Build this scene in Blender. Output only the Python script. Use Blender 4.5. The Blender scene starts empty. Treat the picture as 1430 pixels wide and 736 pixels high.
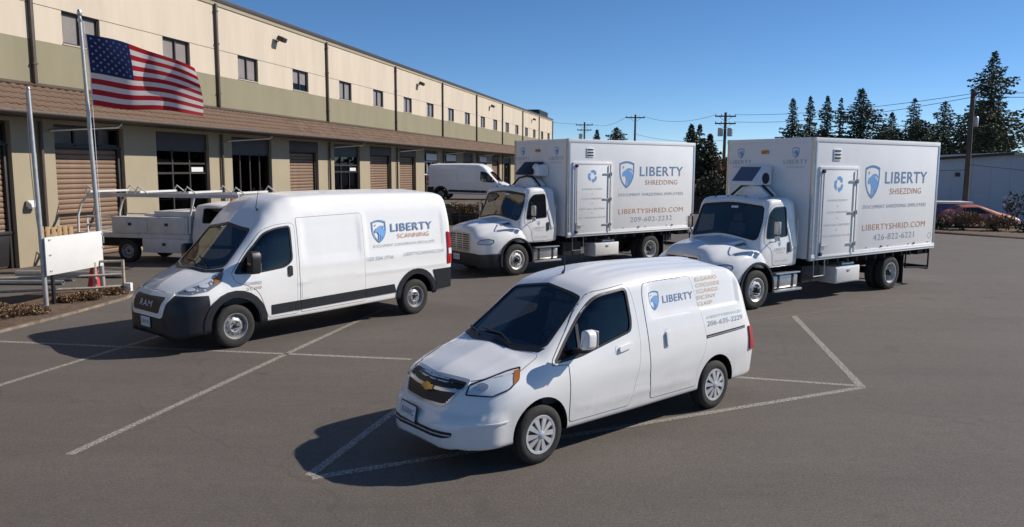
import bpy, bmesh, math, random
import numpy as np
from mathutils import Vector, Matrix
from mathutils.bvhtree import BVHTree
R_ = math.radians
SC = bpy.context.scene
COL = SC.collection
random.seed(7)

# ------------------------------------------------------------------ camera, sky, sun, exposure
F_PX, PITCH, ROLL, CAM_H = 1090.38, R_(6.94985), R_(0.2318), 2.985
cam = bpy.data.cameras.new('camera')
cam.sensor_width = 36.0
cam.lens = 36.0 * F_PX / 1430.0
cam.clip_start, cam.clip_end = 0.05, 3000
camo = bpy.data.objects.new('camera', cam)
COL.objects.link(camo)
_fw = Vector((0, math.cos(PITCH), -math.sin(PITCH)))
_up0 = Vector((0, math.sin(PITCH), math.cos(PITCH)))
_rt = Vector((1, 0, 0)) * math.cos(ROLL) + _up0 * math.sin(ROLL)
_up = -Vector((1, 0, 0)) * math.sin(ROLL) + _up0 * math.cos(ROLL)
camo.matrix_world = Matrix(((_rt.x, _up.x, -_fw.x, 0), (_rt.y, _up.y, -_fw.y, 0), (_rt.z, _up.z, -_fw.z, CAM_H), (0, 0, 0, 1)))
SC.camera = camo

SUN_AZ, SUN_EL = R_(15.5), R_(34.0)          # azimuth measured from +X towards +Y
world = bpy.data.worlds.new('World')
SC.world = world
world.use_nodes = True
nt = world.node_tree
bg = nt.nodes['Background']
sky = nt.nodes.new('ShaderNodeTexSky')
sky.sky_type = 'NISHITA'
sky.sun_disc = False
sky.sun_elevation = SUN_EL
sky.sun_rotation = math.pi / 2 - SUN_AZ
sky.altitude = 6000
sky.air_density = 1.3
sky.dust_density = 0.6
sky.ozone_density = 4.0
hs = nt.nodes.new('ShaderNodeHueSaturation')
hs.inputs['Saturation'].default_value = 1.12
nt.links.new(sky.outputs[0], hs.inputs['Color'])
nt.links.new(hs.outputs[0], bg.inputs[0])
bg.inputs[1].default_value = 0.098
sun = bpy.data.lights.new('sun', 'SUN')
sun.energy = 4.55
sun.angle = R_(0.53)
sun.color = (1.0, 0.93, 0.83)
suno = bpy.data.objects.new('sun', sun)
COL.objects.link(suno)
_sd = Vector((math.cos(SUN_EL) * math.cos(SUN_AZ), math.cos(SUN_EL) * math.sin(SUN_AZ), math.sin(SUN_EL)))
suno.rotation_euler = _sd.to_track_quat('Z', 'Y').to_euler()
suno.location = (30, 10, 30)
SC.view_settings.view_transform = 'Standard'
SC.view_settings.look = 'None'
SC.view_settings.exposure = 0.25
SC.view_settings.gamma = 1.0

# ------------------------------------------------------------------ materials
def srgb(r, g, b):
    f = lambda c: (c / 255 / 12.92) if c <= 10 else ((c / 255 + 0.055) / 1.055) ** 2.4
    return (f(r), f(g), f(b))

def M(name, col, rough=0.5, metal=0.0, var=0.0, vs=4.0, bump=0.0, bs=60.0, coat=0.0, spec=0.5, det=6, stretch=None, col2=None):
    m = bpy.data.materials.new(name)
    m.use_nodes = True
    t = m.node_tree
    p = t.nodes['Principled BSDF']
    p.inputs['Base Color'].default_value = (*col, 1)
    p.inputs['Roughness'].default_value = rough
    p.inputs['Metallic'].default_value = metal
    p.inputs['Coat Weight'].default_value = coat
    p.inputs['Coat Roughness'].default_value = 0.06
    p.inputs['Specular IOR Level'].default_value = spec
    if var or bump:
        tc = t.nodes.new('ShaderNodeTexCoord')
        src = tc.outputs['Object']
        if stretch:
            mp = t.nodes.new('ShaderNodeMapping')
            mp.inputs['Scale'].default_value = stretch
            t.links.new(src, mp.inputs[0])
            src = mp.outputs[0]
    if var:
        n = t.nodes.new('ShaderNodeTexNoise')
        n.inputs['Scale'].default_value = vs
        n.inputs['Detail'].default_value = det
        n.inputs['Roughness'].default_value = 0.65
        t.links.new(src, n.inputs['Vector'])
        r = t.nodes.new('ShaderNodeValToRGB')
        r.color_ramp.elements[0].position = 0.3
        r.color_ramp.elements[1].position = 0.7
        a = tuple(max(0, c * (1 - var)) for c in col)
        b = tuple(min(1, c * (1 + var)) for c in (col2 or col))
        r.color_ramp.elements[0].color = (*a, 1)
        r.color_ramp.elements[1].color = (*b, 1)
        t.links.new(n.outputs['Fac'], r.inputs[0])
        t.links.new(r.outputs[0], p.inputs['Base Color'])
    if bump:
        n2 = t.nodes.new('ShaderNodeTexNoise')
        n2.inputs['Scale'].default_value = bs
        n2.inputs['Detail'].default_value = 4
        t.links.new(src, n2.inputs['Vector'])
        bp = t.nodes.new('ShaderNodeBump')
        bp.inputs['Strength'].default_value = bump
        bp.inputs['Distance'].default_value = 0.02
        t.links.new(n2.outputs['Fac'], bp.inputs['Height'])
        t.links.new(bp.outputs[0], p.inputs['Normal'])
    return m

def glass(name, tint, ior=1.5, rough=0.01):
    m = bpy.data.materials.new(name)
    m.use_nodes = True
    t = m.node_tree
    t.nodes.clear()
    o = t.nodes.new('ShaderNodeOutputMaterial')
    mx = t.nodes.new('ShaderNodeMixShader')
    lw = t.nodes.new('ShaderNodeLayerWeight')
    lw.inputs[0].default_value = 0.5
    pw = t.nodes.new('ShaderNodeMath'); pw.operation = 'POWER'; pw.inputs[1].default_value = 5.0
    ma = t.nodes.new('ShaderNodeMath'); ma.operation = 'MULTIPLY_ADD'
    f0 = ((ior - 1) / (ior + 1)) ** 2
    ma.inputs[1].default_value = 1 - f0; ma.inputs[2].default_value = f0
    t.links.new(lw.outputs['Facing'], pw.inputs[0]); t.links.new(pw.outputs[0], ma.inputs[0])
    fr = ma
    tr = t.nodes.new('ShaderNodeBsdfTransparent')
    tr.inputs[0].default_value = (*tint, 1)
    gl = t.nodes.new('ShaderNodeBsdfGlossy')
    gl.inputs['Roughness'].default_value = rough
    t.links.new(fr.outputs[0], mx.inputs[0])
    t.links.new(tr.outputs[0], mx.inputs[1])
    t.links.new(gl.outputs[0], mx.inputs[2])
    t.links.new(mx.outputs[0], o.inputs[0])
    return m

def asphalt():
    m = M('asphalt', (0.1, 0.09, 0.083), 0.85, bump=0.0)
    t = m.node_tree
    p = t.nodes['Principled BSDF']
    tc = t.nodes.new('ShaderNodeTexCoord')
    def noise(sc, det, rgh=0.6, stretch=None):
        n = t.nodes.new('ShaderNodeTexNoise')
        n.inputs['Scale'].default_value = sc
        n.inputs['Detail'].default_value = det
        n.inputs['Roughness'].default_value = rgh
        if stretch:
            mp = t.nodes.new('ShaderNodeMapping')
            mp.inputs['Scale'].default_value = stretch
            mp.inputs['Rotation'].default_value = (0, 0, 0.5)
            t.links.new(tc.outputs['Object'], mp.inputs[0])
            t.links.new(mp.outputs[0], n.inputs['Vector'])
        else:
            t.links.new(tc.outputs['Object'], n.inputs['Vector'])
        return n.outputs['Fac']
    def ramp(f, a, ca, b, cb):
        r = t.nodes.new('ShaderNodeValToRGB')
        r.color_ramp.elements[0].position = a
        r.color_ramp.elements[1].position = b
        r.color_ramp.elements[0].color = (*ca, 1)
        r.color_ramp.elements[1].color = (*cb, 1)
        t.links.new(f, r.inputs[0])
        return r.outputs[0]
    def mul(a, b):
        x = t.nodes.new('ShaderNodeMix')
        x.data_type = 'RGBA'
        x.blend_type = 'MULTIPLY'
        x.inputs[0].default_value = 1.0
        t.links.new(a, x.inputs[6])
        t.links.new(b, x.inputs[7])
        return x.outputs[2]
    g = lambda v: (v, v, v)
    base = ramp(noise(0.35, 8), 0.3, (0.116, 0.097, 0.082), 0.72, (0.136, 0.114, 0.098))
    fine = ramp(noise(70, 4, 0.85), 0.34, g(0.55), 0.68, g(1.42))
    mid = ramp(noise(6, 6, 0.7), 0.3, g(0.9), 0.7, g(1.08))
    tracks = ramp(noise(0.5, 5, 0.6, (0.35, 3.0, 1)), 0.33, g(0.92), 0.62, g(1.03))
    spots = ramp(noise(1.3, 3, 0.5), 0.25, g(0.80), 0.33, g(1.0))
    grain = ramp(noise(32, 3, 0.8), 0.33, g(0.74), 0.68, g(1.24))
    c = mul(mul(mul(mul(mul(base, fine), mid), tracks), spots), grain)
    # hairline cracks
    vo = t.nodes.new('ShaderNodeTexVoronoi')
    vo.feature = 'DISTANCE_TO_EDGE'
    vo.inputs['Scale'].default_value = 0.16
    wv = t.nodes.new('ShaderNodeTexNoise')
    wv.inputs['Scale'].default_value = 1.2
    wv.inputs['Detail'].default_value = 6
    t.links.new(tc.outputs['Object'], wv.inputs['Vector'])
    ad = t.nodes.new('ShaderNodeMix')
    ad.data_type = 'RGBA'
    ad.blend_type = 'ADD'
    ad.inputs[0].default_value = 1.1
    t.links.new(tc.outputs['Object'], ad.inputs[6])
    t.links.new(wv.outputs['Color'], ad.inputs[7])
    t.links.new(ad.outputs[2], vo.inputs['Vector'])
    ck = ramp(vo.outputs['Distance'], 0.001, g(0.82), 0.003, g(1.0))
    c = mul(c, ck)
    t.links.new(c, p.inputs['Base Color'])
    bp = t.nodes.new('ShaderNodeBump')
    bp.inputs['Strength'].default_value = 0.55
    bp.inputs['Distance'].default_value = 0.012
    t.links.new(noise(120, 3, 0.8), bp.inputs['Height'])
    t.links.new(bp.outputs[0], p.inputs['Normal'])
    return m

def worn_paint(name, col, cover=0.5):
    m = M(name, col, 0.7)
    t = m.node_tree
    p = t.nodes['Principled BSDF']
    tc = t.nodes.new('ShaderNodeTexCoord')
    n = t.nodes.new('ShaderNodeTexNoise')
    n.inputs['Scale'].default_value = 38
    n.inputs['Detail'].default_value = 5
    n.inputs['Roughness'].default_value = 0.75
    t.links.new(tc.outputs['Object'], n.inputs['Vector'])
    r = t.nodes.new('ShaderNodeValToRGB')
    r.color_ramp.elements[0].position = cover - 0.13
    r.color_ramp.elements[1].position = cover + 0.13
    t.links.new(n.outputs['Fac'], r.inputs[0])
    t.links.new(r.outputs[0], p.inputs['Alpha'])
    return m

MAT = {}
MAT['asphalt'] = asphalt()
MAT['line'] = worn_paint('road_paint', (0.40, 0.365, 0.31), 0.46)
MAT['line_faint'] = worn_paint('faded_road_paint', (0.30, 0.27, 0.21), 0.56)
MAT['white'] = M('white_car_paint', (0.85, 0.84, 0.82), 0.26, coat=0.5, var=0.03, vs=1.6)
def add_dirt(m, z0, z1, amt, col):
    t = m.node_tree
    p = t.nodes['Principled BSDF']
    src = p.inputs['Base Color'].links[0].from_socket
    tc = t.nodes.new('ShaderNodeTexCoord')
    sp = t.nodes.new('ShaderNodeSeparateXYZ')
    t.links.new(tc.outputs['Object'], sp.inputs[0])
    mr = t.nodes.new('ShaderNodeMapRange')
    mr.inputs[1].default_value = z1; mr.inputs[2].default_value = z0; mr.inputs[3].default_value = 0.0; mr.inputs[4].default_value = 1.0
    t.links.new(sp.outputs[2], mr.inputs[0])
    n = t.nodes.new('ShaderNodeTexNoise')
    n.inputs['Scale'].default_value = 7.0; n.inputs['Detail'].default_value = 8; n.inputs['Roughness'].default_value = 0.75
    t.links.new(tc.outputs['Object'], n.inputs['Vector'])
    a = t.nodes.new('ShaderNodeMath'); a.operation = 'MULTIPLY'
    t.links.new(mr.outputs[0], a.inputs[0]); t.links.new(n.outputs['Fac'], a.inputs[1])
    b = t.nodes.new('ShaderNodeMath'); b.operation = 'MULTIPLY'; b.inputs[1].default_value = amt * 2
    t.links.new(a.outputs[0], b.inputs[0])
    x = t.nodes.new('ShaderNodeMix'); x.data_type = 'RGBA'
    t.links.new(b.outputs[0], x.inputs[0]); t.links.new(src, x.inputs[6])
    x.inputs[7].default_value = (*col, 1)
    t.links.new(x.outputs[2], p.inputs['Base Color'])
add_dirt(MAT['white'], 0.25, 0.85, 0.28, (0.36, 0.31, 0.25))
MAT['white_box'] = M('white_box_skin', (0.85, 0.845, 0.835), 0.38, var=0.05, vs=0.9, bump=0.05, bs=3)
MAT['interior'] = M('vehicle_interior', (0.085, 0.088, 0.094), 0.8)
MAT['seat'] = M('seat_fabric', (0.26, 0.25, 0.245), 0.9, var=0.2, vs=20)
MAT['black'] = M('black_plastic', (0.018, 0.018, 0.02), 0.45, var=0.3, vs=8)
MAT['trim'] = M('grey_black_trim', (0.013, 0.014, 0.018), 0.45, var=0.2, vs=12, bump=0.1, bs=200)
MAT['gap'] = M('panel_gap', (0.06, 0.06, 0.065), 0.8)
MAT['rubber'] = M('tyre_rubber', (0.028, 0.026, 0.024), 0.85, var=0.35, vs=14, bump=0.25, bs=90)
MAT['silver'] = M('silver_wheel', (0.60, 0.605, 0.61), 0.35, metal=0.35, var=0.08, vs=15)
MAT['steel_grey'] = M('grey_wheel_steel', (0.33, 0.33, 0.335), 0.45, metal=0.4, var=0.25, vs=18)
MAT['chrome'] = M('chrome', (0.66, 0.67, 0.69), 0.2, metal=0.6)
MAT['alu'] = M('aluminium', (0.56, 0.56, 0.56), 0.36, metal=0.85, var=0.12, vs=7)
MAT['galv'] = M('galvanised_steel', (0.50, 0.50, 0.49), 0.45, metal=0.6, var=0.15, vs=9)
MAT['steelw'] = M('white_wheel_steel', (0.62, 0.61, 0.58), 0.42, metal=0.25, var=0.2, vs=11)
MAT['frame'] = M('chassis_black', (0.015, 0.015, 0.016), 0.6, var=0.4, vs=6)
MAT['glass_w'] = glass('windscreen_glass', (0.52, 0.58, 0.62), 2.1)
MAT['glass_s'] = glass('side_glass', (0.22, 0.235, 0.25), 1.6)
MAT['glass_lamp'] = glass('lamp_lens', (0.93, 0.95, 0.97), 1.3, 0.03)
MAT['red'] = M('red_lens', (0.42, 0.012, 0.015), 0.15, coat=0.8)
MAT['amber'] = M('amber_lens', (0.55, 0.17, 0.02), 0.2, coat=0.8)
MAT['lamp'] = M('lamp_reflector', (0.72, 0.74, 0.76), 0.35)
MAT['blue'] = M('print_blue', (0.12, 0.25, 0.47), 0.5)
MAT['blue_l'] = M('print_light_blue', (0.17, 0.38, 0.72), 0.5)
MAT['slate'] = M('print_slate', (0.17, 0.26, 0.42), 0.5)
MAT['orange'] = M('print_orange', (0.56, 0.27, 0.13), 0.5)
MAT['gold_print'] = M('print_gold', (0.62, 0.43, 0.24), 0.5)
MAT['grey_print'] = M('print_grey', (0.34, 0.38, 0.44), 0.5)
MAT['grey_faint'] = M('print_pale_grey', (0.47, 0.49, 0.53), 0.5)
MAT['gold'] = M('gold_emblem', (0.50, 0.33, 0.10), 0.3, metal=0.7)
MAT['plate'] = M('plate_white', (0.66, 0.68, 0.70), 0.4, var=0.15, vs=40)
MAT['plate_print'] = M('plate_print', (0.10, 0.13, 0.22), 0.5)

# ------------------------------------------------------------------ mesh helpers
class MB:
    def __init__(s):
        s.v = []; s.f = []
    def add(s, vs, fs):
        o = len(s.v)
        s.v += [tuple(p) for p in vs]
        s.f += [tuple(i + o for i in f) for f in fs]
        return s
    def box(s, x0, x1, y0, y1, z0, z1):
        return s.add([(x0, y0, z0), (x1, y0, z0), (x1, y1, z0), (x0, y1, z0), (x0, y0, z1), (x1, y0, z1), (x1, y1, z1), (x0, y1, z1)],
                     [(0, 3, 2, 1), (4, 5, 6, 7), (0, 1, 5, 4), (1, 2, 6, 5), (2, 3, 7, 6), (3, 0, 4, 7)])
    def prism(s, poly, axis, a, b):
        n = len(poly)
        def mk(p, h):
            return {'x': (h, p[0], p[1]), 'y': (p[0], h, p[1]), 'z': (p[0], p[1], h)}[axis]
        return s.add([mk(p, a) for p in poly] + [mk(p, b) for p in poly],
                     [tuple(range(n))[::-1], tuple(range(n, 2 * n))] + [(i, (i + 1) % n, n + (i + 1) % n, n + i) for i in range(n)])
    def cyl(s, p0, p1, r0, r1=None, n=12, caps=True):
        r1 = r0 if r1 is None else r1
        p0, p1 = Vector(p0), Vector(p1)
        d = (p1 - p0).normalized()
        u = d.orthogonal().normalized()
        w = d.cross(u)
        vs = []
        for p, r in ((p0, r0), (p1, r1)):
            for i in range(n):
                a = 2 * math.pi * i / n
                vs.append(p + u * math.cos(a) * r + w * math.sin(a) * r)
        fs = [(i, (i + 1) % n, n + (i + 1) % n, n + i) for i in range(n)]
        if caps:
            fs += [tuple(range(n))[::-1], tuple(range(n, 2 * n))]
        return s.add(vs, fs)
    def tube(s, pts, r, n=8):
        pts = [Vector(p) for p in pts]
        rs = r if isinstance(r, (list, tuple)) else [r] * len(pts)
        vs = []; fs = []
        u = None
        for i, p in enumerate(pts):
            a = pts[max(i - 1, 0)]; b = pts[min(i + 1, len(pts) - 1)]
            d = (b - a).normalized()
            if u is None:
                u = d.orthogonal().normalized()
            else:
                u = (u - d * u.dot(d)).normalized()
            w = d.cross(u)
            for k in range(n):
                t = 2 * math.pi * k / n
                vs.append(p + u * math.cos(t) * rs[i] + w * math.sin(t) * rs[i])
        for i in range(len(pts) - 1):
            for k in range(n):
                fs.append((i * n + k, i * n + (k + 1) % n, (i + 1) * n + (k + 1) % n, (i + 1) * n + k))
        fs.append(tuple(range(n))[::-1]); fs.append(tuple(range((len(pts) - 1) * n, len(pts) * n)))
        return s.add(vs, fs)
    def lathe(s, prof, axis='y', n=40, c=(0, 0, 0)):
        vs = []; fs = []
        m = len(prof)
        for i in range(n):
            a = 2 * math.pi * i / n
            for r, h in prof:
                p = {'y': (r * math.cos(a), h, r * math.sin(a)), 'z': (r * math.cos(a), r * math.sin(a), h), 'x': (h, r * math.cos(a), r * math.sin(a))}[axis]
                vs.append((p[0] + c[0], p[1] + c[1], p[2] + c[2]))
        for i in range(n):
            for j in range(m - 1):
                fs.append((i * m + j, i * m + j + 1, ((i + 1) % n) * m + j + 1, ((i + 1) % n) * m + j))
        return s.add(vs, fs)
    def mesh(s, name, bevel=0.0, seg=2, angle=35, flat=False):
        me = bpy.data.meshes.new(name)
        me.from_pydata(s.v, [], s.f)
        bm = bmesh.new()
        bm.from_mesh(me)
        bmesh.ops.recalc_face_normals(bm, faces=bm.faces)
        if bevel:
            bmesh.ops.bevel(bm, geom=[e for e in bm.edges if e.is_manifold and e.calc_face_angle(0) > 0.5], offset=bevel, segments=seg, affect='EDGES', profile=0.6)
        bm.to_mesh(me); bm.free()
        if not flat:
            smooth(me, angle)
        return me

def smooth(me, angle=35):
    me.polygons.foreach_set('use_smooth', [True] * len(me.polygons))
    me.set_sharp_from_angle(angle=R_(angle))
    return me

def obj(name, me, mat, parent=None, loc=None, rot=None):
    if isinstance(me, MB):
        me = me.mesh(name)
    if mat is not None and not me.materials:
        me.materials.append(MAT[mat] if isinstance(mat, str) else mat)
    o = bpy.data.objects.new(name, me)
    COL.objects.link(o)
    if parent is not None:
        o.parent = parent
    if loc is not None:
        o.location = loc
    if rot is not None:
        o.rotation_euler = rot
    return o

def tag(o, label, cat, group=None):
    o['label'] = label; o['category'] = cat
    if group:
        o['group'] = group
    return o

def thing(name, label, cat, loc=(0, 0, 0), rz=0.0, group=None, scale=1.0):
    o = bpy.data.objects.new(name, None)
    COL.objects.link(o)
    o.empty_display_size = 0.2
    o.location = loc; o.rotation_euler = (0, 0, rz)
    o.scale = (scale,) * 3
    return tag(o, label, cat, group)

def struct(o):
    o['kind'] = 'structure'
    return o

def copy_tree(o, parent=None):
    c = o.copy()
    COL.objects.link(c)
    c.parent = parent
    for ch in o.children:
        copy_tree(ch, c)
    return c

def rounded(poly, r, n=4):
    """round the corners of a 2D polygon; r a number or one per corner"""
    out = []
    m = len(poly)
    for i in range(m):
        p = Vector(poly[i]); a = Vector(poly[i - 1]); b = Vector(poly[(i + 1) % m])
        rr = r[i] if isinstance(r, (list, tuple)) else r
        d = min(rr, (a - p).length * 0.45, (b - p).length * 0.45)
        if d < 1e-5:
            out.append(tuple(p)); continue
        s0 = p + (a - p).normalized() * d; s1 = p + (b - p).normalized() * d
        for k in range(n + 1):
            t = k / n
            out.append(tuple(s0 * (1 - t) ** 2 + p * 2 * t * (1 - t) + s1 * t * t))
    return out

def pchip(xs, ys):
    xs = np.array(xs, float); ys = np.array(ys, float)
    h = np.diff(xs); d = np.diff(ys) / h
    m = np.zeros_like(ys)
    for i in range(1, len(xs) - 1):
        if d[i - 1] * d[i] > 0:
            w1 = 2 * h[i] + h[i - 1]; w2 = h[i] + 2 * h[i - 1]
            m[i] = (w1 + w2) / (w1 / d[i - 1] + w2 / d[i])
    m[0] = d[0]; m[-1] = d[-1]
    def f(x):
        i = int(min(max(np.searchsorted(xs, x) - 1, 0), len(xs) - 2))
        t = (x - xs[i]) / h[i]
        return float(ys[i] * (2 * t ** 3 - 3 * t * t + 1) + h[i] * m[i] * (t ** 3 - 2 * t * t + t) + ys[i + 1] * (3 * t * t - 2 * t ** 3) + h[i] * m[i + 1] * (t ** 3 - t * t))
    return f

def rsec(P, Rr, ns, nf=4):
    out = [Vector(P[0])]
    for i in range(1, len(P) - 1):
        a = Vector(P[i - 1]); p = Vector(P[i]); b = Vector(P[i + 1])
        d = min(Rr[i - 1], 0.46 * (a - p).length, 0.46 * (b - p).length)
        s0 = p + (a - p).normalized() * d; s1 = p + (b - p).normalized() * d
        l = out[-1].copy()
        for k in range(1, ns[i - 1] + 1):
            out.append(l.lerp(s0, k / ns[i - 1]))
        for k in range(1, nf + 1):
            t = k / nf
            out.append(s0 * (1 - t) ** 2 + p * 2 * t * (1 - t) + s1 * t * t)
    l = out[-1].copy()
    for k in range(1, ns[-1] + 1):
        out.append(l.lerp(Vector(P[-1]), k / ns[-1]))
    return out

def loft(xs, sec, disp=None):
    """sec(x) -> half section [(y, z)] from top centre to bottom centre; closed solid mesh"""
    V = []; n = None
    for x in xs:
        h = sec(x)
        n = len(h)
        ring = [(x, p[0], p[1]) for p in h] + [(x, -p[0], p[1]) for p in h[-2:0:-1]]
        if disp:
            ring = [disp(*p) for p in ring]
        V += ring
    m = 2 * n - 2
    Fc = []
    for i in range(len(xs) - 1):
        for k in range(m):
            Fc.append((i * m + k, i * m + (k + 1) % m, (i + 1) * m + (k + 1) % m, (i + 1) * m + k))
    def cap(o):
        fs = [(o, o + 1, o + m - 1)]
        for k in range(1, n - 2):
            fs.append((o + k, o + k + 1, o + m - k - 1, o + m - k))
        fs.append((o + n - 2, o + n - 1, o + n))
        return fs
    Fc += cap(0) + cap((len(xs) - 1) * m)
    return MB().add(V, Fc)

def boolean(me, cut, op='DIFFERENCE'):
    a = bpy.data.objects.new('tmp_a', me); b = bpy.data.objects.new('tmp_b', cut)
    COL.objects.link(a); COL.objects.link(b)
    md = a.modifiers.new('b', 'BOOLEAN')
    md.operation = op; md.solver = 'EXACT'; md.object = b
    md.material_mode = 'TRANSFER'
    dg = bpy.context.evaluated_depsgraph_get()
    dg.update()
    r = bpy.data.meshes.new_from_object(a.evaluated_get(dg))
    bpy.data.objects.remove(a); bpy.data.objects.remove(b)
    return r

class Surf:
    def __init__(s, me):
        s.co = [v.co.copy() for v in me.vertices]
        s.no = [v.normal.copy() for v in me.vertices]
        s.pl = [tuple(p.vertices) for p in me.polygons]
        s.t = BVHTree.FromPolygons(s.co, s.pl)
        s.ray_cast = s.t.ray_cast; s.find_nearest = s.t.find_nearest
    def smooth_normal(s, loc, idx):
        n = Vector()
        for k in s.pl[idx]:
            n += s.no[k] / ((s.co[k] - loc).length_squared + 1e-7)
        return n.normalized()

def bvh_of(me):
    return Surf(me)

def in_poly(p, poly):
    c = False
    j = len(poly) - 1
    for i in range(len(poly)):
        a, b = poly[i], poly[j]
        if (a[1] > p[1]) != (b[1] > p[1]) and p[0] < (b[0] - a[0]) * (p[1] - a[1]) / (b[1] - a[1]) + a[0]:
            c = not c
        j = i
    return c

AX = {'left': (Vector((1, 0, 0)), Vector((0, 0, 1)), Vector((0, 1, 0))), 'right': (Vector((1, 0, 0)), Vector((0, 0, 1)), Vector((0, -1, 0))),
      'front': (Vector((0, 1, 0)), Vector((0, 0, 1)), Vector((1, 0, 0))), 'top': (Vector((1, 0, 0)), Vector((0, 1, 0)), Vector((0, 0, 1)))}

def basis(d):
    w = Vector(d).normalized()
    u = Vector((0, 0, 1)).cross(w).normalized()
    return (u, w.cross(u), w)

def cast(bvh, ax, p, off):
    U, Vv, W = ax
    o = U * p[0] + Vv * p[1]
    hit = bvh.ray_cast(o + W * 12, -W)
    if hit[0] is None:
        hit = bvh.find_nearest(o + W * 1.0)
    nrm = bvh.smooth_normal(hit[0], hit[2])
    if nrm.dot(W) < 0:
        nrm = -nrm
    return hit[0] + nrm * off, nrm

def patch(bvh, ax, poly, off=0.004, holes=(), step=0.07, thick=0.012):
    """a panel: a 2D outline (with holes) laid onto the body along an axis, standing proud by off, with a turned-in edge"""
    if isinstance(ax, str):
        ax = AX[ax]
    bm = bmesh.new()
    for loop in [poly] + list(holes):
        pts = []
        m = len(loop)
        for i in range(m):
            a = Vector(loop[i]); b = Vector(loop[(i + 1) % m])
            k = max(1, int((b - a).length / step))
            pts += [a.lerp(b, j / k) for j in range(k)]
        vs = [bm.verts.new((p[0], p[1], 0)) for p in pts]
        for i in range(len(vs)):
            bm.edges.new((vs[i], vs[(i + 1) % len(vs)]))
    bmesh.ops.triangle_fill(bm, edges=bm.edges[:], use_beauty=True)
    xs = [v.co.x for v in bm.verts]; ys = [v.co.y for v in bm.verts]
    for lo, hi, nr in ((min(xs), max(xs), (1, 0, 0)), (min(ys), max(ys), (0, 1, 0))):
        k = int((hi - lo) / step)
        for j in range(1, k + 1):
            c = lo + (hi - lo) * j / (k + 1)
            bmesh.ops.bisect_plane(bm, geom=bm.verts[:] + bm.edges[:] + bm.faces[:], plane_co=Vector(nr) * c, plane_no=nr)
    nrm = {}
    for v in bm.verts:
        co, n = cast(bvh, ax, (v.co.x, v.co.y), off)
        v.co = co; nrm[v] = n
    if thick:
        be = [e for e in bm.edges if len(e.link_faces) == 1]
        src = {v: v.co.copy() for e in be for v in e.verts}
        r = bmesh.ops.extrude_edge_only(bm, edges=be)
        for v in [g for g in r['geom'] if isinstance(g, bmesh.types.BMVert)]:
            best = min(src, key=lambda s: (src[s] - v.co).length_squared)
            v.co = v.co - nrm[best] * thick
    me = bpy.data.meshes.new('patch')
    bm.normal_update()
    up = sum((f.normal.dot(ax[2]) * f.calc_area() for f in bm.faces), 0.0)
    if up < 0:
        bmesh.ops.reverse_faces(bm, faces=bm.faces[:])
    bm.verts.index_update()
    nd = {v.index: n for v, n in nrm.items()}
    bm.to_mesh(me); bm.free()
    smooth(me, 40)
    cn = []
    for p in me.polygons:
        main = all(k in nd for k in p.vertices)
        cn += [tuple(nd[k]) if main else tuple(p.normal) for k in p.vertices]
    me.normals_split_custom_set(cn)
    return me

def grow(poly, d):
    """offset a 2D polygon outward by d"""
    m = len(poly)
    area = sum(poly[i][0] * poly[(i + 1) % m][1] - poly[(i + 1) % m][0] * poly[i][1] for i in range(m))
    s = 1 if area > 0 else -1
    out = []
    for i in range(m):
        a = Vector(poly[i - 1]); p = Vector(poly[i]); b = Vector(poly[(i + 1) % m])
        e1 = (p - a); e2 = (b - p)
        if e1.length < 1e-9 or e2.length < 1e-9:
            continue
        e1.normalize(); e2.normalize()
        n = Vector((e1.y, -e1.x)) + Vector((e2.y, -e2.x))
        if n.length < 1e-6:
            continue
        n.normalize()
        k = max(0.5, n.dot(Vector((e1.y, -e1.x))))
        out.append(tuple(p + n * s * d / k))
    return out

_txt = {}
def text2d(s, bold=0.0):
    k = (s, bold)
    if k not in _txt:
        c = bpy.data.curves.new('t', 'FONT')
        c.body = s
        c.resolution_u = 3
        c.offset = bold
        c.space_character = 1.08
        o = bpy.data.objects.new('t', c)
        COL.objects.link(o)
        dg = bpy.context.evaluated_depsgraph_get(); dg.update()
        me = bpy.data.meshes.new_from_object(o.evaluated_get(dg))
        vs = [(v.co.x, v.co.y) for v in me.vertices]
        fs = [tuple(p.vertices) for p in me.polygons]
        bpy.data.objects.remove(o); bpy.data.curves.remove(c)
        x0 = min(v[0] for v in vs); x1 = max(v[0] for v in vs); y0 = min(v[1] for v in vs); y1 = max(v[1] for v in vs)
        _txt[k] = ([((v[0] - x0) / (x1 - x0), (v[1] - y0) / (y1 - y0)) for v in vs], fs)
    return _txt[k]

def flat_mesh(vs3, fs, name):
    me = bpy.data.meshes.new(name)
    me.from_pydata([tuple(v) for v in vs3], [], fs)
    return me

def lettering(s, place, mat, parent, w, h, x, z, bold=0.01, name='lettering'):
    """place(a, b) -> 3D point for reading coordinates; text fills the box of w by h whose lower left is (x, z)"""
    vs, fs = text2d(s, bold)
    return obj(name, flat_mesh([place(x + a * w, z + b * h) for a, b in vs], fs, name), mat, parent)

def poly2d(loops):
    """triangulate outline loops (even-odd) -> verts, faces"""
    bm = bmesh.new()
    for loop in loops:
        vs = [bm.verts.new((p[0], p[1], 0)) for p in loop]
        for i in range(len(vs)):
            bm.edges.new((vs[i], vs[(i + 1) % len(vs)]))
    bmesh.ops.triangle_fill(bm, edges=bm.edges[:], use_beauty=True)
    bm.verts.index_update()
    r = ([(v.co.x, v.co.y) for v in bm.verts], [tuple(v.index for v in f.verts) for f in bm.faces])
    bm.free()
    return r

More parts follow.
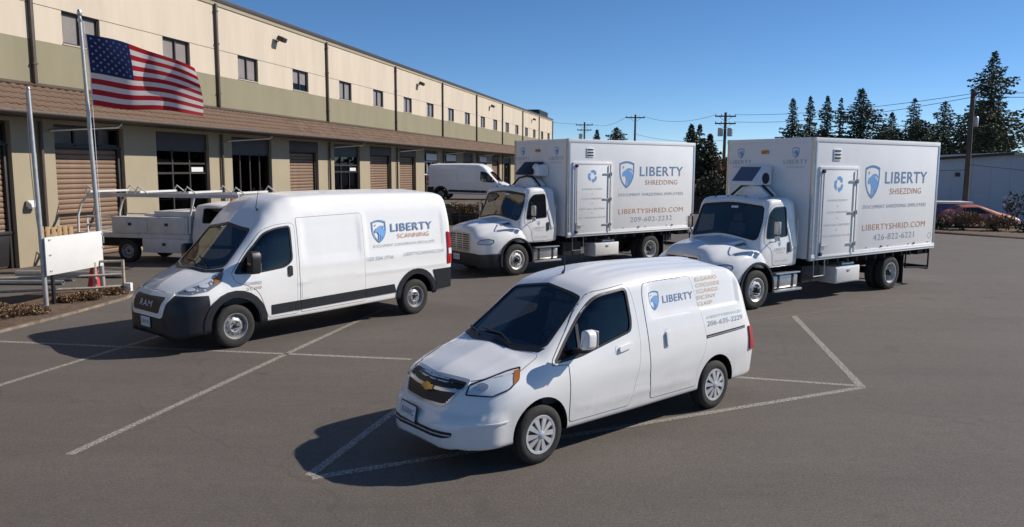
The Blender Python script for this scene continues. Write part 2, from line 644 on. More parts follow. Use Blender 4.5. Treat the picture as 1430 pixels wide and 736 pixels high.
def shield_shape(s=1.0):
    top = [(-0.42, 0.42), (-0.2, 0.48), (0, 0.5), (0.2, 0.48), (0.42, 0.42)]
    rgt = [(0.42, 0.1), (0.38, -0.1), (0.28, -0.28), (0.14, -0.42), (0, -0.5)]
    lft = [(-0.14, -0.42), (-0.28, -0.28), (-0.38, -0.1), (-0.42, 0.1)]
    return [(p[0] * s, p[1] * s) for p in top + rgt + lft]

SH_RING = poly2d([shield_shape(1.0), shield_shape(0.86)])
SH_BIRD = poly2d([[(-0.24, 0.06), (-0.18, 0.13), (-0.08, 0.17), (0.04, 0.24), (0.18, 0.25), (0.30, 0.20), (0.345, 0.10), (0.22, 0.17), (0.10, 0.16), (0.20, 0.13), (0.30, 0.06),
                   (0.335, -0.03), (0.30, -0.14), (0.25, -0.22), (0.19, -0.30), (0.155, -0.33), (0.15, -0.18), (0.125, -0.36), (0.06, -0.41), (0.065, -0.20), (0.03, -0.15), (0.02, -0.415), (-0.03, -0.40), (-0.06, -0.37),
                   (-0.04, -0.14), (-0.10, -0.05), (-0.17, -0.03), (-0.21, -0.08), (-0.25, -0.02)]])
_st = [(math.cos(R_(90 + 36 * k)) * (0.06 if k % 2 == 0 else 0.026) - 0.2, math.sin(R_(90 + 36 * k)) * (0.06 if k % 2 == 0 else 0.026) + 0.27) for k in range(10)]
SH_STAR = poly2d([_st])

def shield(place, parent, cx, cz, h, ratio=0.86, star=True):
    def mk(sh, mat, name, par):
        return obj(name, flat_mesh([place(cx + a * h * ratio, cz + b * h) for a, b in sh[0]], sh[1], name), mat, par)
    r = mk(SH_RING, 'blue', 'shield_emblem', parent)
    mk(SH_BIRD, 'blue_l', 'eagle_emblem', r)
    if star:
        mk(SH_STAR, 'orange', 'star_emblem', r)
    return r

def recycle(place, parent, cx, cz, r):
    V = []; Fc = []
    for k in range(3):
        a0 = R_(90 + 120 * k)
        def P(rad, ang):
            return (cx + math.cos(ang) * rad, cz + math.sin(ang) * rad)
        pts = []
        n = 7
        for i in range(n + 1):
            t = a0 - R_(44) + R_(70) * i / n
            rad = r * (0.98 if i in (2, 3, 4) else 0.92)
            pts.append((P(rad, t), P(r * 0.52, t)))
        o = len(V)
        for p in pts:
            V += [p[0], p[1]]
        for i in range(n):
            Fc.append((o + 2 * i, o + 2 * i + 1, o + 2 * i + 3, o + 2 * i + 2))
        o = len(V)
        t = a0 - R_(44)
        V += [P(r * 1.12, t), P(r * 0.36, t), P(r * 0.74, t - R_(34))]
        Fc.append((o, o + 1, o + 2))
    return obj('recycling_symbol', flat_mesh([place(*p) for p in V], Fc, 'recycling_symbol'), 'blue_l', parent)

# ------------------------------------------------------------------ vehicles: wheels
def tyre_mesh(R, W, rim):
    h = W / 2
    side = [(rim, h * 0.72), (rim + 0.01, h * 0.9), (rim + (R - rim) * 0.35, h * 1.0), (rim + (R - rim) * 0.7, h * 0.98), (R - 0.018, h * 0.86), (R - 0.003, h * 0.74)]
    tread = []
    for k in range(4):
        a = h * 0.70 - k * h * 0.37
        tread += [(R, a), (R, a - h * 0.28), (R - 0.012, a - h * 0.29), (R - 0.012, a - h * 0.36)]
    prof = side + tread[:-2] + [(r, -b) for r, b in side[::-1]]
    prof.append(prof[0])
    return MB().lathe(prof, 'y', 44).mesh('tyre', angle=40)

def disc_holes(mb, n, r, rad, y, squash=1.0, seg=10):
    for k in range(n):
        a = 2 * math.pi * (k + 0.5) / n
        c = (math.cos(a) * r, y, math.sin(a) * r)
        vs = []
        for i in range(seg):
            t = 2 * math.pi * i / seg
            dr, dt = math.cos(t) * rad * squash, math.sin(t) * rad
            vs.append((math.cos(a) * (r + dr) - math.sin(a) * dt, y, math.sin(a) * (r + dr) + math.cos(a) * dt))
        mb.add(vs, [tuple(range(seg))])

_wheels = {}
def wheel_meshes(style, R, W, rim):
    k = (style, R)
    if k in _wheels:
        return _wheels[k]
    out = [('tyre', tyre_mesh(R, W, rim), 'rubber')]
    h = W / 2
    if style == 'cover':
        out.append(('rim', MB().lathe([(0.0, h - 0.03), (rim * 0.9, h - 0.028), (rim * 1.0, h - 0.02), (rim * 1.0, -h * 0.7), (0.0, -h * 0.7)], 'y', 32).mesh('rim'), 'black'))
        mb = MB()
        mb.lathe([(rim * 0.86, h - 0.022), (rim * 0.9, h - 0.006), (rim * 1.02, h - 0.004), (rim * 1.05, h - 0.014), (rim * 1.05, h - 0.03)], 'y', 40)
        for p in range(5):
            for s in (-1, 1):
                a = 2 * math.pi * p / 5 + s * R_(17)
                ca, sa = math.cos(a), math.sin(a)
                def P(r, t, y):
                    return (ca * r - sa * t, y, sa * r + ca * t)
                w0, w1 = 0.012, 0.030
                q = [P(0.035, -w0, h + 0.004), P(0.035, w0, h + 0.004), P(rim * 0.9, w1, h - 0.008), P(rim * 0.9, -w1, h - 0.008),
                     P(0.035, -w0, h - 0.025), P(0.035, w0, h - 0.025), P(rim * 0.9, w1, h - 0.028), P(rim * 0.9, -w1, h - 0.028)]
                mb.add(q, [(0, 1, 2, 3), (0, 4, 5, 1), (1, 5, 6, 2), (3, 2, 6, 7), (0, 3, 7, 4)])
        out.append(('wheel_cover', mb.mesh('wheel_cover'), 'silver'))
        out.append(('hub_cap', MB().lathe([(0.0, h + 0.014), (0.03, h + 0.012), (0.043, h + 0.004), (0.046, h - 0.02)], 'y', 20).mesh('hub_cap'), 'chrome'))
    elif style == 'steel':
        out.append(('rim', MB().lathe([(0.0, h - 0.045), (0.07, h - 0.045), (0.10, h - 0.035), (0.13, h - 0.05), (rim * 0.86, h - 0.075), (rim * 0.9, h - 0.03), (rim * 0.98, h - 0.012), (rim * 1.03, h - 0.012), (rim * 1.03, h - 0.04), (rim, -h * 0.7), (0, -h * 0.7)], 'y', 40).mesh('rim'), 'steel_grey'))
        mb = MB()
        disc_holes(mb, 10, 0.148, 0.017, h - 0.048, 0.7)
        out.append(('vent_hole', mb.mesh('vent_hole'), 'black'))
        mb = MB().lathe([(0.0, h - 0.018), (0.028, h - 0.02), (0.036, h - 0.035), (0.036, h - 0.06)], 'y', 20)
        for k2 in range(5):
            a = 2 * math.pi * k2 / 5
            mb.cyl((math.cos(a) * 0.065, h - 0.05, math.sin(a) * 0.065), (math.cos(a) * 0.065, h - 0.025, math.sin(a) * 0.065), 0.012, n=6)
        out.append(('hub_cap', mb.mesh('hub_cap'), 'black'))
    elif style == 'truck_front':
        out.append(('rim', MB().lathe([(0.0, h - 0.02), (0.11, h - 0.02), (0.13, h - 0.012), (0.16, h - 0.02), (rim * 0.84, h - 0.045), (rim * 0.9, h - 0.02), (rim * 1.0, h - 0.004), (rim * 1.04, h - 0.008), (rim * 1.04, -h * 0.7), (0, -h * 0.7)], 'y', 44).mesh('rim'), 'steelw'))
        mb = MB()
        disc_holes(mb, 8, rim * 0.74, 0.017, h - 0.022)
        out.append(('vent_hole', mb.mesh('vent_hole'), 'black'))
        mb = MB().lathe([(0.0, h + 0.06), (0.04, h + 0.06), (0.062, h + 0.045), (0.066, h - 0.03)], 'y', 20)
        for k2 in range(8):
            a = 2 * math.pi * k2 / 8
            mb.cyl((math.cos(a) * 0.10, h - 0.03, math.sin(a) * 0.10), (math.cos(a) * 0.10, h + 0.022, math.sin(a) * 0.10), 0.016, 0.012, n=6)
        out.append(('hub', mb.mesh('hub'), 'black'))
    elif style == 'truck_rear':
        out.append(('rim', MB().lathe([(0.0, h - 0.115), (0.10, h - 0.115), (0.125, h - 0.145), (rim * 0.8, h - 0.15), (rim * 0.86, h - 0.06), (rim * 0.98, h - 0.006), (rim * 1.04, h - 0.006), (rim * 1.04, -h * 0.7), (0, -h * 0.7)], 'y', 44).mesh('rim'), 'steelw'))
        mb = MB()
        disc_holes(mb, 6, rim * 0.62, 0.026, h - 0.143)
        out.append(('vent_hole', mb.mesh('vent_hole'), 'black'))
        mb = MB().lathe([(0.0, h + 0.0), (0.05, h - 0.005), (0.07, h - 0.02), (0.075, h - 0.13)], 'y', 20)
        out.append(('hub', mb.mesh('hub'), 'frame'))
    _wheels[k] = out
    return out

def add_wheel(root, x, y, R, W, rim, style, z=None, steer=0.0):
    ms = wheel_meshes(style, R, W, rim)
    rz = (0 if y > 0 else math.pi) + steer
    a0 = random.uniform(0, 6.28)
    w = obj('wheel', ms[0][1], ms[0][2], root, (x, y, R if z is None else z), (0, 0, rz))
    for n, me, m in ms[1:]:
        q = obj(n, me, m, w, rot=(0, a0, 0))
        if n == 'vent_hole':
            q['kind'] = 'stuff'
    return w

# ------------------------------------------------------------------ vehicles: body helpers
def table_fn(rows):
    xs = [r[0] for r in rows]
    return [pchip(xs, [r[i] for r in rows]) for i in range(1, len(rows[0]))]

def stations(x0, x1, step, dense=()):
    xs = list(np.arange(x0, x1, step)) + [x1]
    for a, b, s in dense:
        xs = [x for x in xs if x < a or x > b] + list(np.arange(a, b, s)) + [b]
    xs = sorted(set(round(float(x), 4) for x in xs))
    out = [xs[0]]
    for x in xs[1:]:
        if x - out[-1] > 0.006:
            out.append(x)
    return out

def sstep(a, b, x):
    t = min(1, max(0, (x - a) / (b - a)))
    return t * t * (3 - 2 * t)

def under_black(me, thr=-0.75):
    me.materials.append(MAT['frame'])
    k = len(me.materials) - 1
    for p in me.polygons:
        if p.normal.z < thr:
            p.material_index = k

def solid(mb, mat, name='cut'):
    me = mb.mesh(name, flat=True)
    me.materials.append(MAT[mat])
    return me

def window(root, bvh, poly, mat, sides=('left', 'right'), name='side_window'):
    """rubber surround and pane let into the opening; returns pane of the first side"""
    r = None
    for s in sides:
        o = obj(name, patch(bvh, s, grow(poly, 0.006), off=-0.012, step=0.12, thick=0), mat, root)
        obj('window_seal', patch(bvh, s, grow(poly, 0.012), off=0.002, holes=[grow(poly, -0.014)], step=0.12, thick=0.012), 'black', o)
        r = r or o
    return r

def seat(root, x, y, z, sc=1.0):
    mb = MB()
    mb.box(x - 0.05, x + 0.45, y - 0.24, y + 0.24, z, z + 0.16)
    me = mb.mesh('seat', bevel=0.05, seg=3)
    s = obj('seat', me, 'seat', root)
    mb = MB().prism([(x - 0.06, z + 0.1), (x + 0.08, z + 0.1), (x - 0.10, z + 0.74), (x - 0.20, z + 0.74)], 'y', y - 0.23, y + 0.23)
    obj('seat_back', mb.mesh('seat_back', bevel=0.04, seg=3), 'seat', s)
    mb = MB().prism([(x - 0.17, z + 0.76), (x - 0.08, z + 0.76), (x - 0.11, z + 0.96), (x - 0.19, z + 0.96)], 'y', y - 0.13, y + 0.13)
    obj('head_rest', mb.mesh('head_rest', bevel=0.03, seg=3), 'seat', s)

def steering(root, x, y, z, r=0.19, tilt=0.6):
    o = obj('steering_wheel', MB().lathe([(r + 0.014 * math.cos(t), 0.014 * math.sin(t)) for t in np.linspace(0, 2 * math.pi, 9)], 'x', 28).mesh('steering_wheel'), 'black', root, (x, y, z), (0, tilt, 0))
    mb = MB().box(-0.02, 0.02, -r, r, -0.025, 0.025).box(-0.02, 0.02, -0.025, 0.025, -r, 0)
    obj('steering_spoke', mb.mesh('steering_spoke', bevel=0.008), 'black', o)

def wiper(root, bvh, pts):
    ps = [cast(bvh, AX['top'], p, 0.02)[0] for p in pts]
    w = obj('wiper', MB().tube(ps, 0.011, 6), 'black', root)

def side_place(bvh, off=0.0025):
    return lambda a, b: cast(bvh, AX['left'], (-a, b), off)[0]

def seamed(root, bvh, ax, poly, name, mat, off=0.004, holes=(), gap=0.007, step=0.08, gapmat='gap', parent=None):
    o = obj(name, patch(bvh, ax, poly, off=off, holes=holes, step=step), mat, parent or root)
    obj('panel_gap', patch(bvh, ax, grow(poly, gap), off=0.0012, holes=[grow(poly, -0.01)], step=step, thick=0), gapmat, o)
    return o

def plate(root, loc, rot, w, h, text, frame='black'):
    p = obj('license_plate', MB().box(0, 0.012, -w / 2, w / 2, -h / 2, h / 2).mesh('license_plate', bevel=0.004), 'plate', root, loc, rot)
    obj('plate_frame', MB().box(-0.006, 0.006, -w / 2 - 0.015, w / 2 + 0.015, -h / 2 - 0.012, h / 2 + 0.012).mesh('plate_frame', bevel=0.003), frame, p)
    lettering(text, lambda a, b: (0.0135, a, b), 'plate_print', p, w * 0.8, h * 0.38, -w * 0.4, -h * 0.16, 0.01)
    return p

# ------------------------------------------------------------------ compact van (nearest the camera)
def compact_van(loc, rz):
    root = thing('compact_van', 'small white panel van parked nearest the camera, blue shield lettering on its side', 'van', loc, rz)
    #      x     zt    zs    w1    c1    w2    z2    w3    z3    w4    r1
    rows = [(-0.87, 0.98, 0.38, 0.60, 0.03, 0.71, 0.82, 0.75, 0.66, 0.70, 0.05),
            (-0.845, 1.14, 0.33, 0.64, 0.04, 0.765, 0.88, 0.80, 0.70, 0.76, 0.07),
            (-0.78, 1.36, 0.31, 0.655, 0.05, 0.79, 0.95, 0.825, 0.74, 0.785, 0.09),
            (-0.66, 1.63, 0.30, 0.665, 0.06, 0.805, 1.02, 0.838, 0.76, 0.80, 0.12),
            (-0.52, 1.775, 0.30, 0.672, 0.075, 0.812, 1.05, 0.845, 0.76, 0.81, 0.13),
            (-0.38, 1.81, 0.30, 0.675, 0.085, 0.815, 1.06, 0.85, 0.76, 0.815, 0.14),
            (0.40, 1.852, 0.29, 0.68, 0.09, 0.818, 1.06, 0.85, 0.76, 0.82, 0.15),
            (1.10, 1.862, 0.285, 0.675, 0.09, 0.818, 1.06, 0.85, 0.76, 0.82, 0.15),
            (1.65, 1.825, 0.28, 0.660, 0.09, 0.815, 1.05, 0.85, 0.75, 0.82, 0.14),
            (1.95, 1.755, 0.28, 0.645, 0.085, 0.81, 1.04, 0.85, 0.74, 0.82, 0.12),
            (2.10, 1.680, 0.28, 0.640, 0.085, 0.81, 1.03, 0.85, 0.74, 0.82, 0.11),
            (2.50, 1.405, 0.28, 0.668, 0.100, 0.812, 0.99, 0.85, 0.74, 0.82, 0.09),
            (2.75, 1.232, 0.28, 0.690, 0.100, 0.812, 0.95, 0.85, 0.72, 0.82, 0.09),
            (2.90, 1.138, 0.275, 0.690, 0.085, 0.81, 0.92, 0.85, 0.72, 0.82, 0.10),
            (3.05, 1.092, 0.27, 0.665, 0.075, 0.80, 0.90, 0.845, 0.71, 0.815, 0.10),
            (3.28, 1.022, 0.265, 0.63, 0.075, 0.775, 0.86, 0.82, 0.68, 0.80, 0.10),
            (3.45, 0.975, 0.26, 0.58, 0.075, 0.72, 0.81, 0.785, 0.64, 0.765, 0.09),
            (3.58, 0.925, 0.255, 0.52, 0.075, 0.645, 0.75, 0.72, 0.58, 0.705, 0.08),
            (3.66, 0.872, 0.255, 0.46, 0.07, 0.575, 0.69, 0.65, 0.53, 0.64, 0.07),
            (3.73, 0.765, 0.26, 0.41, 0.055, 0.50, 0.62, 0.575, 0.49, 0.56, 0.06),
            (3.79, 0.635, 0.255, 0.36, 0.03, 0.44, 0.55, 0.50, 0.46, 0.485, 0.05),
            (3.84, 0.535, 0.262, 0.30, 0.02, 0.36, 0.50, 0.40, 0.44, 0.39, 0.03),
            (3.87, 0.485, 0.295, 0.20, 0.012, 0.24, 0.46, 0.27, 0.425, 0.26, 0.02)]
    fn = table_fn(rows)
    def sec(x, d=0.0):
        zt, zs, w1, c1, w2, z2, w3, z3, w4, r1 = [f(x) for f in fn]
        P = [(0, zt - d), (w1 - d, zt - c1 - d), (w2 - d, z2), (w3 - d, z3), (w4 - d, zs + d * 2), (0, zs + d * 2)]
        return rsec(P, [r1, 0.16, 0.12, 0.05], [16, 18, 5, 9, 3], 4)
    def disp(x, y, z):
        if abs(y) > 0.5 and z > 0.3:
            s = 1 if y > 0 else -1
            k = sstep(-0.56, -0.52, x - 0.12 * sstep(1.3, 1.7, z) * 0 + 0.10 * (1.3 - z) * 0) * (1 - sstep(1.17, 1.21, x)) * sstep(1.275, 1.305, z) * (1 - sstep(1.665, 1.69, z))
            y -= s * 0.02 * k
            y += s * 0.008 * math.exp(-((z - 0.46 - 0.02 * x) / 0.03) ** 2) * sstep(0.35, 0.6, x) * (1 - sstep(2.3, 2.6, x))
            zc = 0.66 + 0.13 * sstep(1.25, 0.3, x)
            y -= s * 0.007 * math.exp(-((z - zc) / 0.045) ** 2) * sstep(0.3, 0.45, x) * (1 - sstep(2.0, 2.4, x))
        elif abs(y) < 0.56 and z > 1.7:
            z += 0.007 * (0.5 + 0.5 * math.cos(y * 2 * math.pi / 0.19)) * sstep(-0.45, -0.3, x) * (1 - sstep(1.55, 1.75, x))
        elif z < 1.15 and x > 2.9 and abs(y) < 0.75:
            z += 0.006 * math.exp(-((abs(y) - 0.40 - 0.08 * (3.4 - x)) / 0.06) ** 2) * sstep(2.9, 3.05, x) * (1 - sstep(3.45, 3.6, x))
        if x > 3.2 and z < 0.62:
            k = sstep(0.60, 0.56, z) * sstep(3.3, 3.45, x)
            x += 0.02 * k
            y += (0.018 if y > 0 else -0.018) * k * min(1, abs(y) * 3)
        return (x, y, z)
    xs = stations(-0.87, 3.87, 0.035, [(-0.87, -0.6, 0.02), (3.5, 3.87, 0.018)])
    outer = loft(xs, sec, disp).mesh('body', angle=50)
    outer.materials.append(MAT['white'])
    under_black(outer)
    bvh = bvh_of(outer)
    inner = solid(loft(stations(-0.70, 2.86, 0.08), lambda x: sec(x, 0.045)), 'interior')
    win = rounded([(2.70, 1.005), (2.36, 1.025), (1.56, 1.19), (1.53, 1.30), (1.55, 1.66), (2.00, 1.61), (2.24, 1.45)], [0.03, 0.1, 0.05, 0.1, 0.06, 0.12, 0.15])
    ws = rounded([(2.86, 0.0), (2.835, 0.35), (2.76, 0.60), (2.70, 0.645), (2.12, 0.545), (2.10, 0.40), (2.09, 0), (2.10, -0.40), (2.12, -0.545), (2.70, -0.645), (2.76, -0.60), (2.835, -0.35)], 0.04)
    body = boolean(outer, inner)
    body = boolean(body, solid(MB().prism(win, 'y', -1.2, 1.2), 'black'))
    body = boolean(body, solid(MB().prism(ws, 'z', 1.02, 2.2), 'black'))
    mb = MB()
    for x in (0.0, 2.925):
        for s in (-1, 1):
            mb.cyl((x - 0.01, s * 0.56, 0.335), (x - 0.01, s * 1.1, 0.335), 0.362, n=40)
    body = boolean(body, solid(mb, 'frame'))
    obj('body', smooth(body, 38), None, root)
    # glass
    window(root, bvh, win, 'glass_s')
    w = obj('windshield', patch(bvh, 'top', grow(ws, 0.006), off=-0.008, step=0.09, thick=0), 'glass_w', root)
    obj('window_seal', patch(bvh, 'top', grow(ws, 0.014), off=0.002, holes=[grow(ws, -0.022)], step=0.09, thick=0.01), 'black', w)
    for z0 in (0.505,):
        obj('bumper_crease', patch(bvh, basis((1, 0.9, 0)), [(Vector((x, y, 0)).dot(basis((1, 0.9, 0))[0]), z) for x, y, z in ((3.80, 0.40, z0 + 0.02), (3.60, 0.68, z0 + 0.02), (3.36, 0.82, z0 + 0.03), (3.36, 0.82, z0 + 0.018), (3.60, 0.68, z0), (3.80, 0.40, z0))], off=0.010, step=0.06, thick=0.012), 'white', root)
    o = obj('quarter_pillar', patch(bvh, 'left', [(2.375, 1.02), (2.335, 1.03), (2.29, 1.36), (2.33, 1.34)], off=0.001, step=0.1), 'black', root)
    wiper(root, bvh, [(2.86, 0.28), (2.80, 0.05), (2.74, -0.36)])
    wiper(root, bvh, [(2.84, -0.30), (2.78, -0.42), (2.72, -0.60)])
    cowl = rounded([(2.93, 0), (2.90, 0.36), (2.80, 0.64), (2.72, 0.665), (2.77, 0.61), (2.84, 0.36), (2.868, 0), (2.84, -0.36), (2.77, -0.61), (2.72, -0.665), (2.80, -0.64), (2.90, -0.36)], 0.02)
    obj('cowl', patch(bvh, 'top', cowl, off=0.003, step=0.09), 'black', root)
    # cabin
    obj('dashboard', MB().prism([(2.35, 0.55), (2.82, 0.55), (2.82, 1.07), (2.55, 1.10), (2.38, 1.0)], 'y', -0.72, 0.72).mesh('dashboard', bevel=0.04), 'interior', root)
    seat(root, 1.62, 0.36, 0.62); seat(root, 1.62, -0.36, 0.62)
    obj('bulkhead', MB().box(1.28, 1.31, -0.6, 0.6, 0.4, 1.66).mesh('bulkhead'), 'interior', root)
    steering(root, 2.28, 0.36, 1.10)
    obj('rear_view_mirror', MB().box(2.10, 2.13, -0.12, 0.12, 1.52, 1.59).mesh('rear_view_mirror', bevel=0.012), 'black', root)
    # doors and panels
    dpoly = rounded([(2.53, 0.36), (2.53, 0.97), (2.74, 0.985), (2.72, 1.03), (2.27, 1.48), (2.02, 1.645), (1.52, 1.70), (1.46, 1.55), (1.42, 1.20), (1.43, 0.85), (1.60, 0.36)], [0.04, 0.02, 0.01, 0.02, 0.1, 0.08, 0.09, 0.1, 0.2, 0.2, 0.06])
    d = seamed(root, bvh, 'left', dpoly, 'front_door', 'white', holes=[grow(win, 0.016)])
    hp = rounded([(1.78, 0.985), (1.58, 1.015), (1.58, 1.065), (1.78, 1.04)], 0.02)
    obj('door_handle', patch(bvh, 'left', hp, off=0.028, step=0.05, thick=0.03), 'white', d)
    obj('handle_recess', patch(bvh, 'left', rounded([(1.83, 0.955), (1.555, 0.995), (1.555, 1.10), (1.83, 1.065)], 0.04), off=0.006, step=0.06, thick=0.003), 'white', d)
    spoly = rounded([(1.24, 0.37), (1.30, 1.55), (1.27, 1.685), (0.42, 1.70), (0.36, 1.58), (0.21, 0.95), (0.24, 0.80), (0.40, 0.55), (0.40, 0.37)], [0.04, 0.1, 0.06, 0.05, 0.1, 0.08, 0.1, 0.1, 0.02])
    d = seamed(root, bvh, 'left', spoly, 'sliding_door', 'white')
    obj('handle_recess', patch(bvh, 'left', [(0.955 + 0.055 * math.cos(t), 1.03 + 0.115 * math.sin(t)) for t in np.linspace(0, 2 * math.pi, 18)[:-1]], off=0.006, step=0.05, thick=0.003), 'plate', d)
    obj('door_handle', patch(bvh, 'left', rounded([(0.985, 0.95), (0.925, 0.95), (0.925, 1.11), (0.985, 1.11)], 0.025), off=0.03, step=0.05, thick=0.03), 'white', d)
    o = obj('door_rail', patch(bvh, 'left', [(0.215, 0.925), (0.215, 0.965), (-0.62, 0.99), (-0.62, 0.955)], off=0.002, step=0.1, thick=0), 'black', root)
    obj('rail_edge', patch(bvh, 'left', [(0.20, 0.938), (0.20, 0.946), (-0.61, 0.972), (-0.61, 0.964)], off=0.006, step=0.1, thick=0.003), 'alu', o)
    hpoly = rounded([(2.945, 0), (2.915, 0.36), (2.82, 0.66), (3.12, 0.70), (3.35, 0.60), (3.52, 0.47), (3.60, 0.25), (3.615, 0), (3.60, -0.25), (3.52, -0.47), (3.35, -0.60), (3.12, -0.70), (2.82, -0.66), (2.915, -0.36)], 0.05)
    seamed(root, bvh, 'top', hpoly, 'hood', 'white', off=0.004, gap=0.006)
    # front end
    g_out = rounded([(-0.44, 0.885), (0, 0.895), (0.44, 0.885), (0.475, 0.84), (0.33, 0.655), (0, 0.64), (-0.33, 0.655), (-0.475, 0.84)], 0.05)
    g = obj('grille', patch(bvh, 'front', g_out, off=0.003, step=0.07), 'black', root)
    obj('chrome_surround', patch(bvh, 'front', grow(g_out, 0.010), off=0.010, holes=[grow(g_out, -0.012)], step=0.07, thick=0.014), 'chrome', g)
    bar = [(-0.455, 0.812), (-0.2, 0.795), (0, 0.79), (0.2, 0.795), (0.455, 0.812), (0.45, 0.785), (0.2, 0.765), (0, 0.76), (-0.2, 0.765), (-0.45, 0.785)]
    obj('chrome_bar', patch(bvh, 'front', bar, off=0.02, step=0.07, thick=0.02), 'chrome', g)
    for z in (0.68, 0.705, 0.73, 0.835, 0.86):
        w2 = 0.335 + (z - 0.655) * 0.55 if z < 0.8 else 0.455 - max(0, z - 0.85) * 0.4
        obj('slat', patch(bvh, 'front', [(-w2, z - 0.005), (w2, z - 0.005), (w2, z + 0.005), (-w2, z + 0.005)], off=0.012, step=0.09, thick=0.01), 'trim', g)
    bt = [(-0.09, -0.022), (-0.032, -0.022), (-0.032, -0.034), (0.038, -0.034), (0.038, -0.022), (0.09, -0.022), (0.09, 0.022), (0.032, 0.022), (0.032, 0.034), (-0.038, 0.034), (-0.038, 0.022), (-0.09, 0.022)]
    e = obj('emblem', patch(bvh, 'front', [(y, z + 0.772) for y, z in bt], off=0.032, step=0.05, thick=0.015), 'gold', g)
    lg = rounded([(-0.52, 0.435), (0.52, 0.435), (0.50, 0.385), (0.40, 0.365), (-0.40, 0.365), (-0.50, 0.385)], 0.025)
    g2 = obj('lower_grille', patch(bvh, 'front', lg, off=0.003, step=0.06), 'black', root)
    obj('slat', patch(bvh, 'front', [(-0.50, 0.398), (0.50, 0.398), (0.50, 0.408), (-0.50, 0.408)], off=0.01, step=0.08, thick=0.01), 'silver', g2)
    for y in np.linspace(-0.4, 0.4, 9):
        obj('grille_rib', patch(bvh, 'front', [(y - 0.005, 0.37), (y + 0.005, 0.37), (y + 0.005, 0.43), (y - 0.005, 0.43)], off=0.008, step=0.06, thick=0.008), 'trim', g2)
    lip = [(-0.66, 0.300), (-0.3, 0.292), (0.3, 0.292), (0.66, 0.300), (0.66, 0.272), (0.3, 0.262), (-0.3, 0.262), (-0.66, 0.272)]
    plate(root, (3.89, -0.13, 0.515), (0, R_(-10), R_(-5)), 0.31, 0.155, '83000C')
    hd = basis((1, 0.8, 0.3))
    def hp2(pts):
        return [(Vector(p).dot(hd[0]), Vector(p).dot(hd[1])) for p in pts]
    hl = [(3.62, 0.49, 0.765), (3.585, 0.49, 0.87), (3.44, 0.60, 0.94), (3.28, 0.69, 1.008), (3.165, 0.745, 1.035), (3.20, 0.79, 0.91), (3.31, 0.785, 0.83), (3.47, 0.72, 0.77)]
    for s in (1, -1):
        ax = hd if s > 0 else basis((1, -0.8, 0.3))
        def cv(pts):
            return [(Vector((p[0], s * p[1], p[2])).dot(ax[0]), Vector((p[0], s * p[1], p[2])).dot(ax[1])) for p in pts]
        h = obj('headlight', patch(bvh, ax, rounded(cv(hl), 0.02), off=0.002, step=0.05), 'lamp', root)
        obj('turn_signal', patch(bvh, ax, rounded(cv([(3.225, 0.725, 0.998), (3.175, 0.75, 1.01), (3.205, 0.785, 0.915), (3.265, 0.785, 0.87)]), 0.01), off=0.007, step=0.05), 'amber', h)
        obj('lamp_bowl', patch(bvh, ax, cv([(3.50 + 0.05 * math.cos(t) * 0.8, 0.60 - 0.05 * math.cos(t), 0.855 + 0.036 * math.sin(t)) for t in np.linspace(0, 6.28, 15)[:-1]]), off=0.010, step=0.04), 'chrome', h)
        obj('lamp_bezel', patch(bvh, ax, rounded(cv(hl), 0.02), off=0.006, holes=[grow(rounded(cv(hl), 0.02), -0.014)], step=0.05, thick=0.004), 'trim', h)
        obj('lens', patch(bvh, ax, rounded(cv(hl), 0.02), off=0.017, step=0.05, thick=0.016), 'glass_lamp', h)
    # mirrors, lamps, aerial
    for s in (1,):
        m = obj('wing_mirror', MB().prism(rounded([(0.93, 1.14), (1.07, 1.16), (1.075, 1.32), (1.02, 1.36), (0.95, 1.34)], 0.04), 'x', 2.38, 2.51).mesh('wing_mirror', bevel=0.035, seg=3), 'white', root)
        if s < 0:
            m.scale = (1, -1, 1)
        obj('mirror_stalk', MB().prism([(0.78, 1.06), (0.97, 1.10), (0.97, 1.16), (0.78, 1.12)], 'x', 2.36, 2.47).mesh('mirror_stalk', bevel=0.012), 'black', m)
        obj('mirror_glass', MB().box(2.352, 2.357, 0.95, 1.06, 1.17, 1.34).mesh('mirror_glass'), 'chrome', m)
    tp = rounded([(-0.665, 0.66), (-0.80, 0.66), (-0.80, 0.78), (-0.78, 0.95), (-0.655, 0.95)], 0.02)
    for s in ('left', 'right'):
        t = obj('tail_light', patch(bvh, basis((-0.5, 1 if s == 'left' else -1, 0)), [(0, 0)] and [(Vector((x, (0.80 if s == 'left' else -0.80), z)).dot(basis((-0.5, 1 if s == 'left' else -1, 0))[0]), z) for x, z in rounded([(-0.70, 0.66), (-0.845, 0.66), (-0.845, 0.95), (-0.69, 0.97)], 0.02)], off=0.02, step=0.05, thick=0.03), 'red', root)
    base = cast(bvh, AX['top'], (1.86, 0.0), 0)[0]
    a = obj('aerial', MB().tube([base, base + Vector((-0.03, 0, 0.05)), base + Vector((-0.02, 0, 0.33))], [0.022, 0.008, 0.004], 6), 'black', root)
    for s in (1, -1):
        obj('mud_flap', MB().box(-0.40, -0.385, s * 0.60 - 0.09, s * 0.60 + 0.09, 0.12, 0.42).mesh('mud_flap'), 'black', root)
    for x in (0.0, 2.925):
        for s in (1, -1):
            add_wheel(root, x, s * 0.735, 0.305, 0.19, 0.195, 'cover')
    # lettering
    pl = side_place(bvh, 0.007)
    shield(pl, root, -1.09, 1.475, 0.225, 0.95)
    lettering('LIBERTY', pl, 'slate', root, 0.57, 0.085, -0.94, 1.43, 0.015)
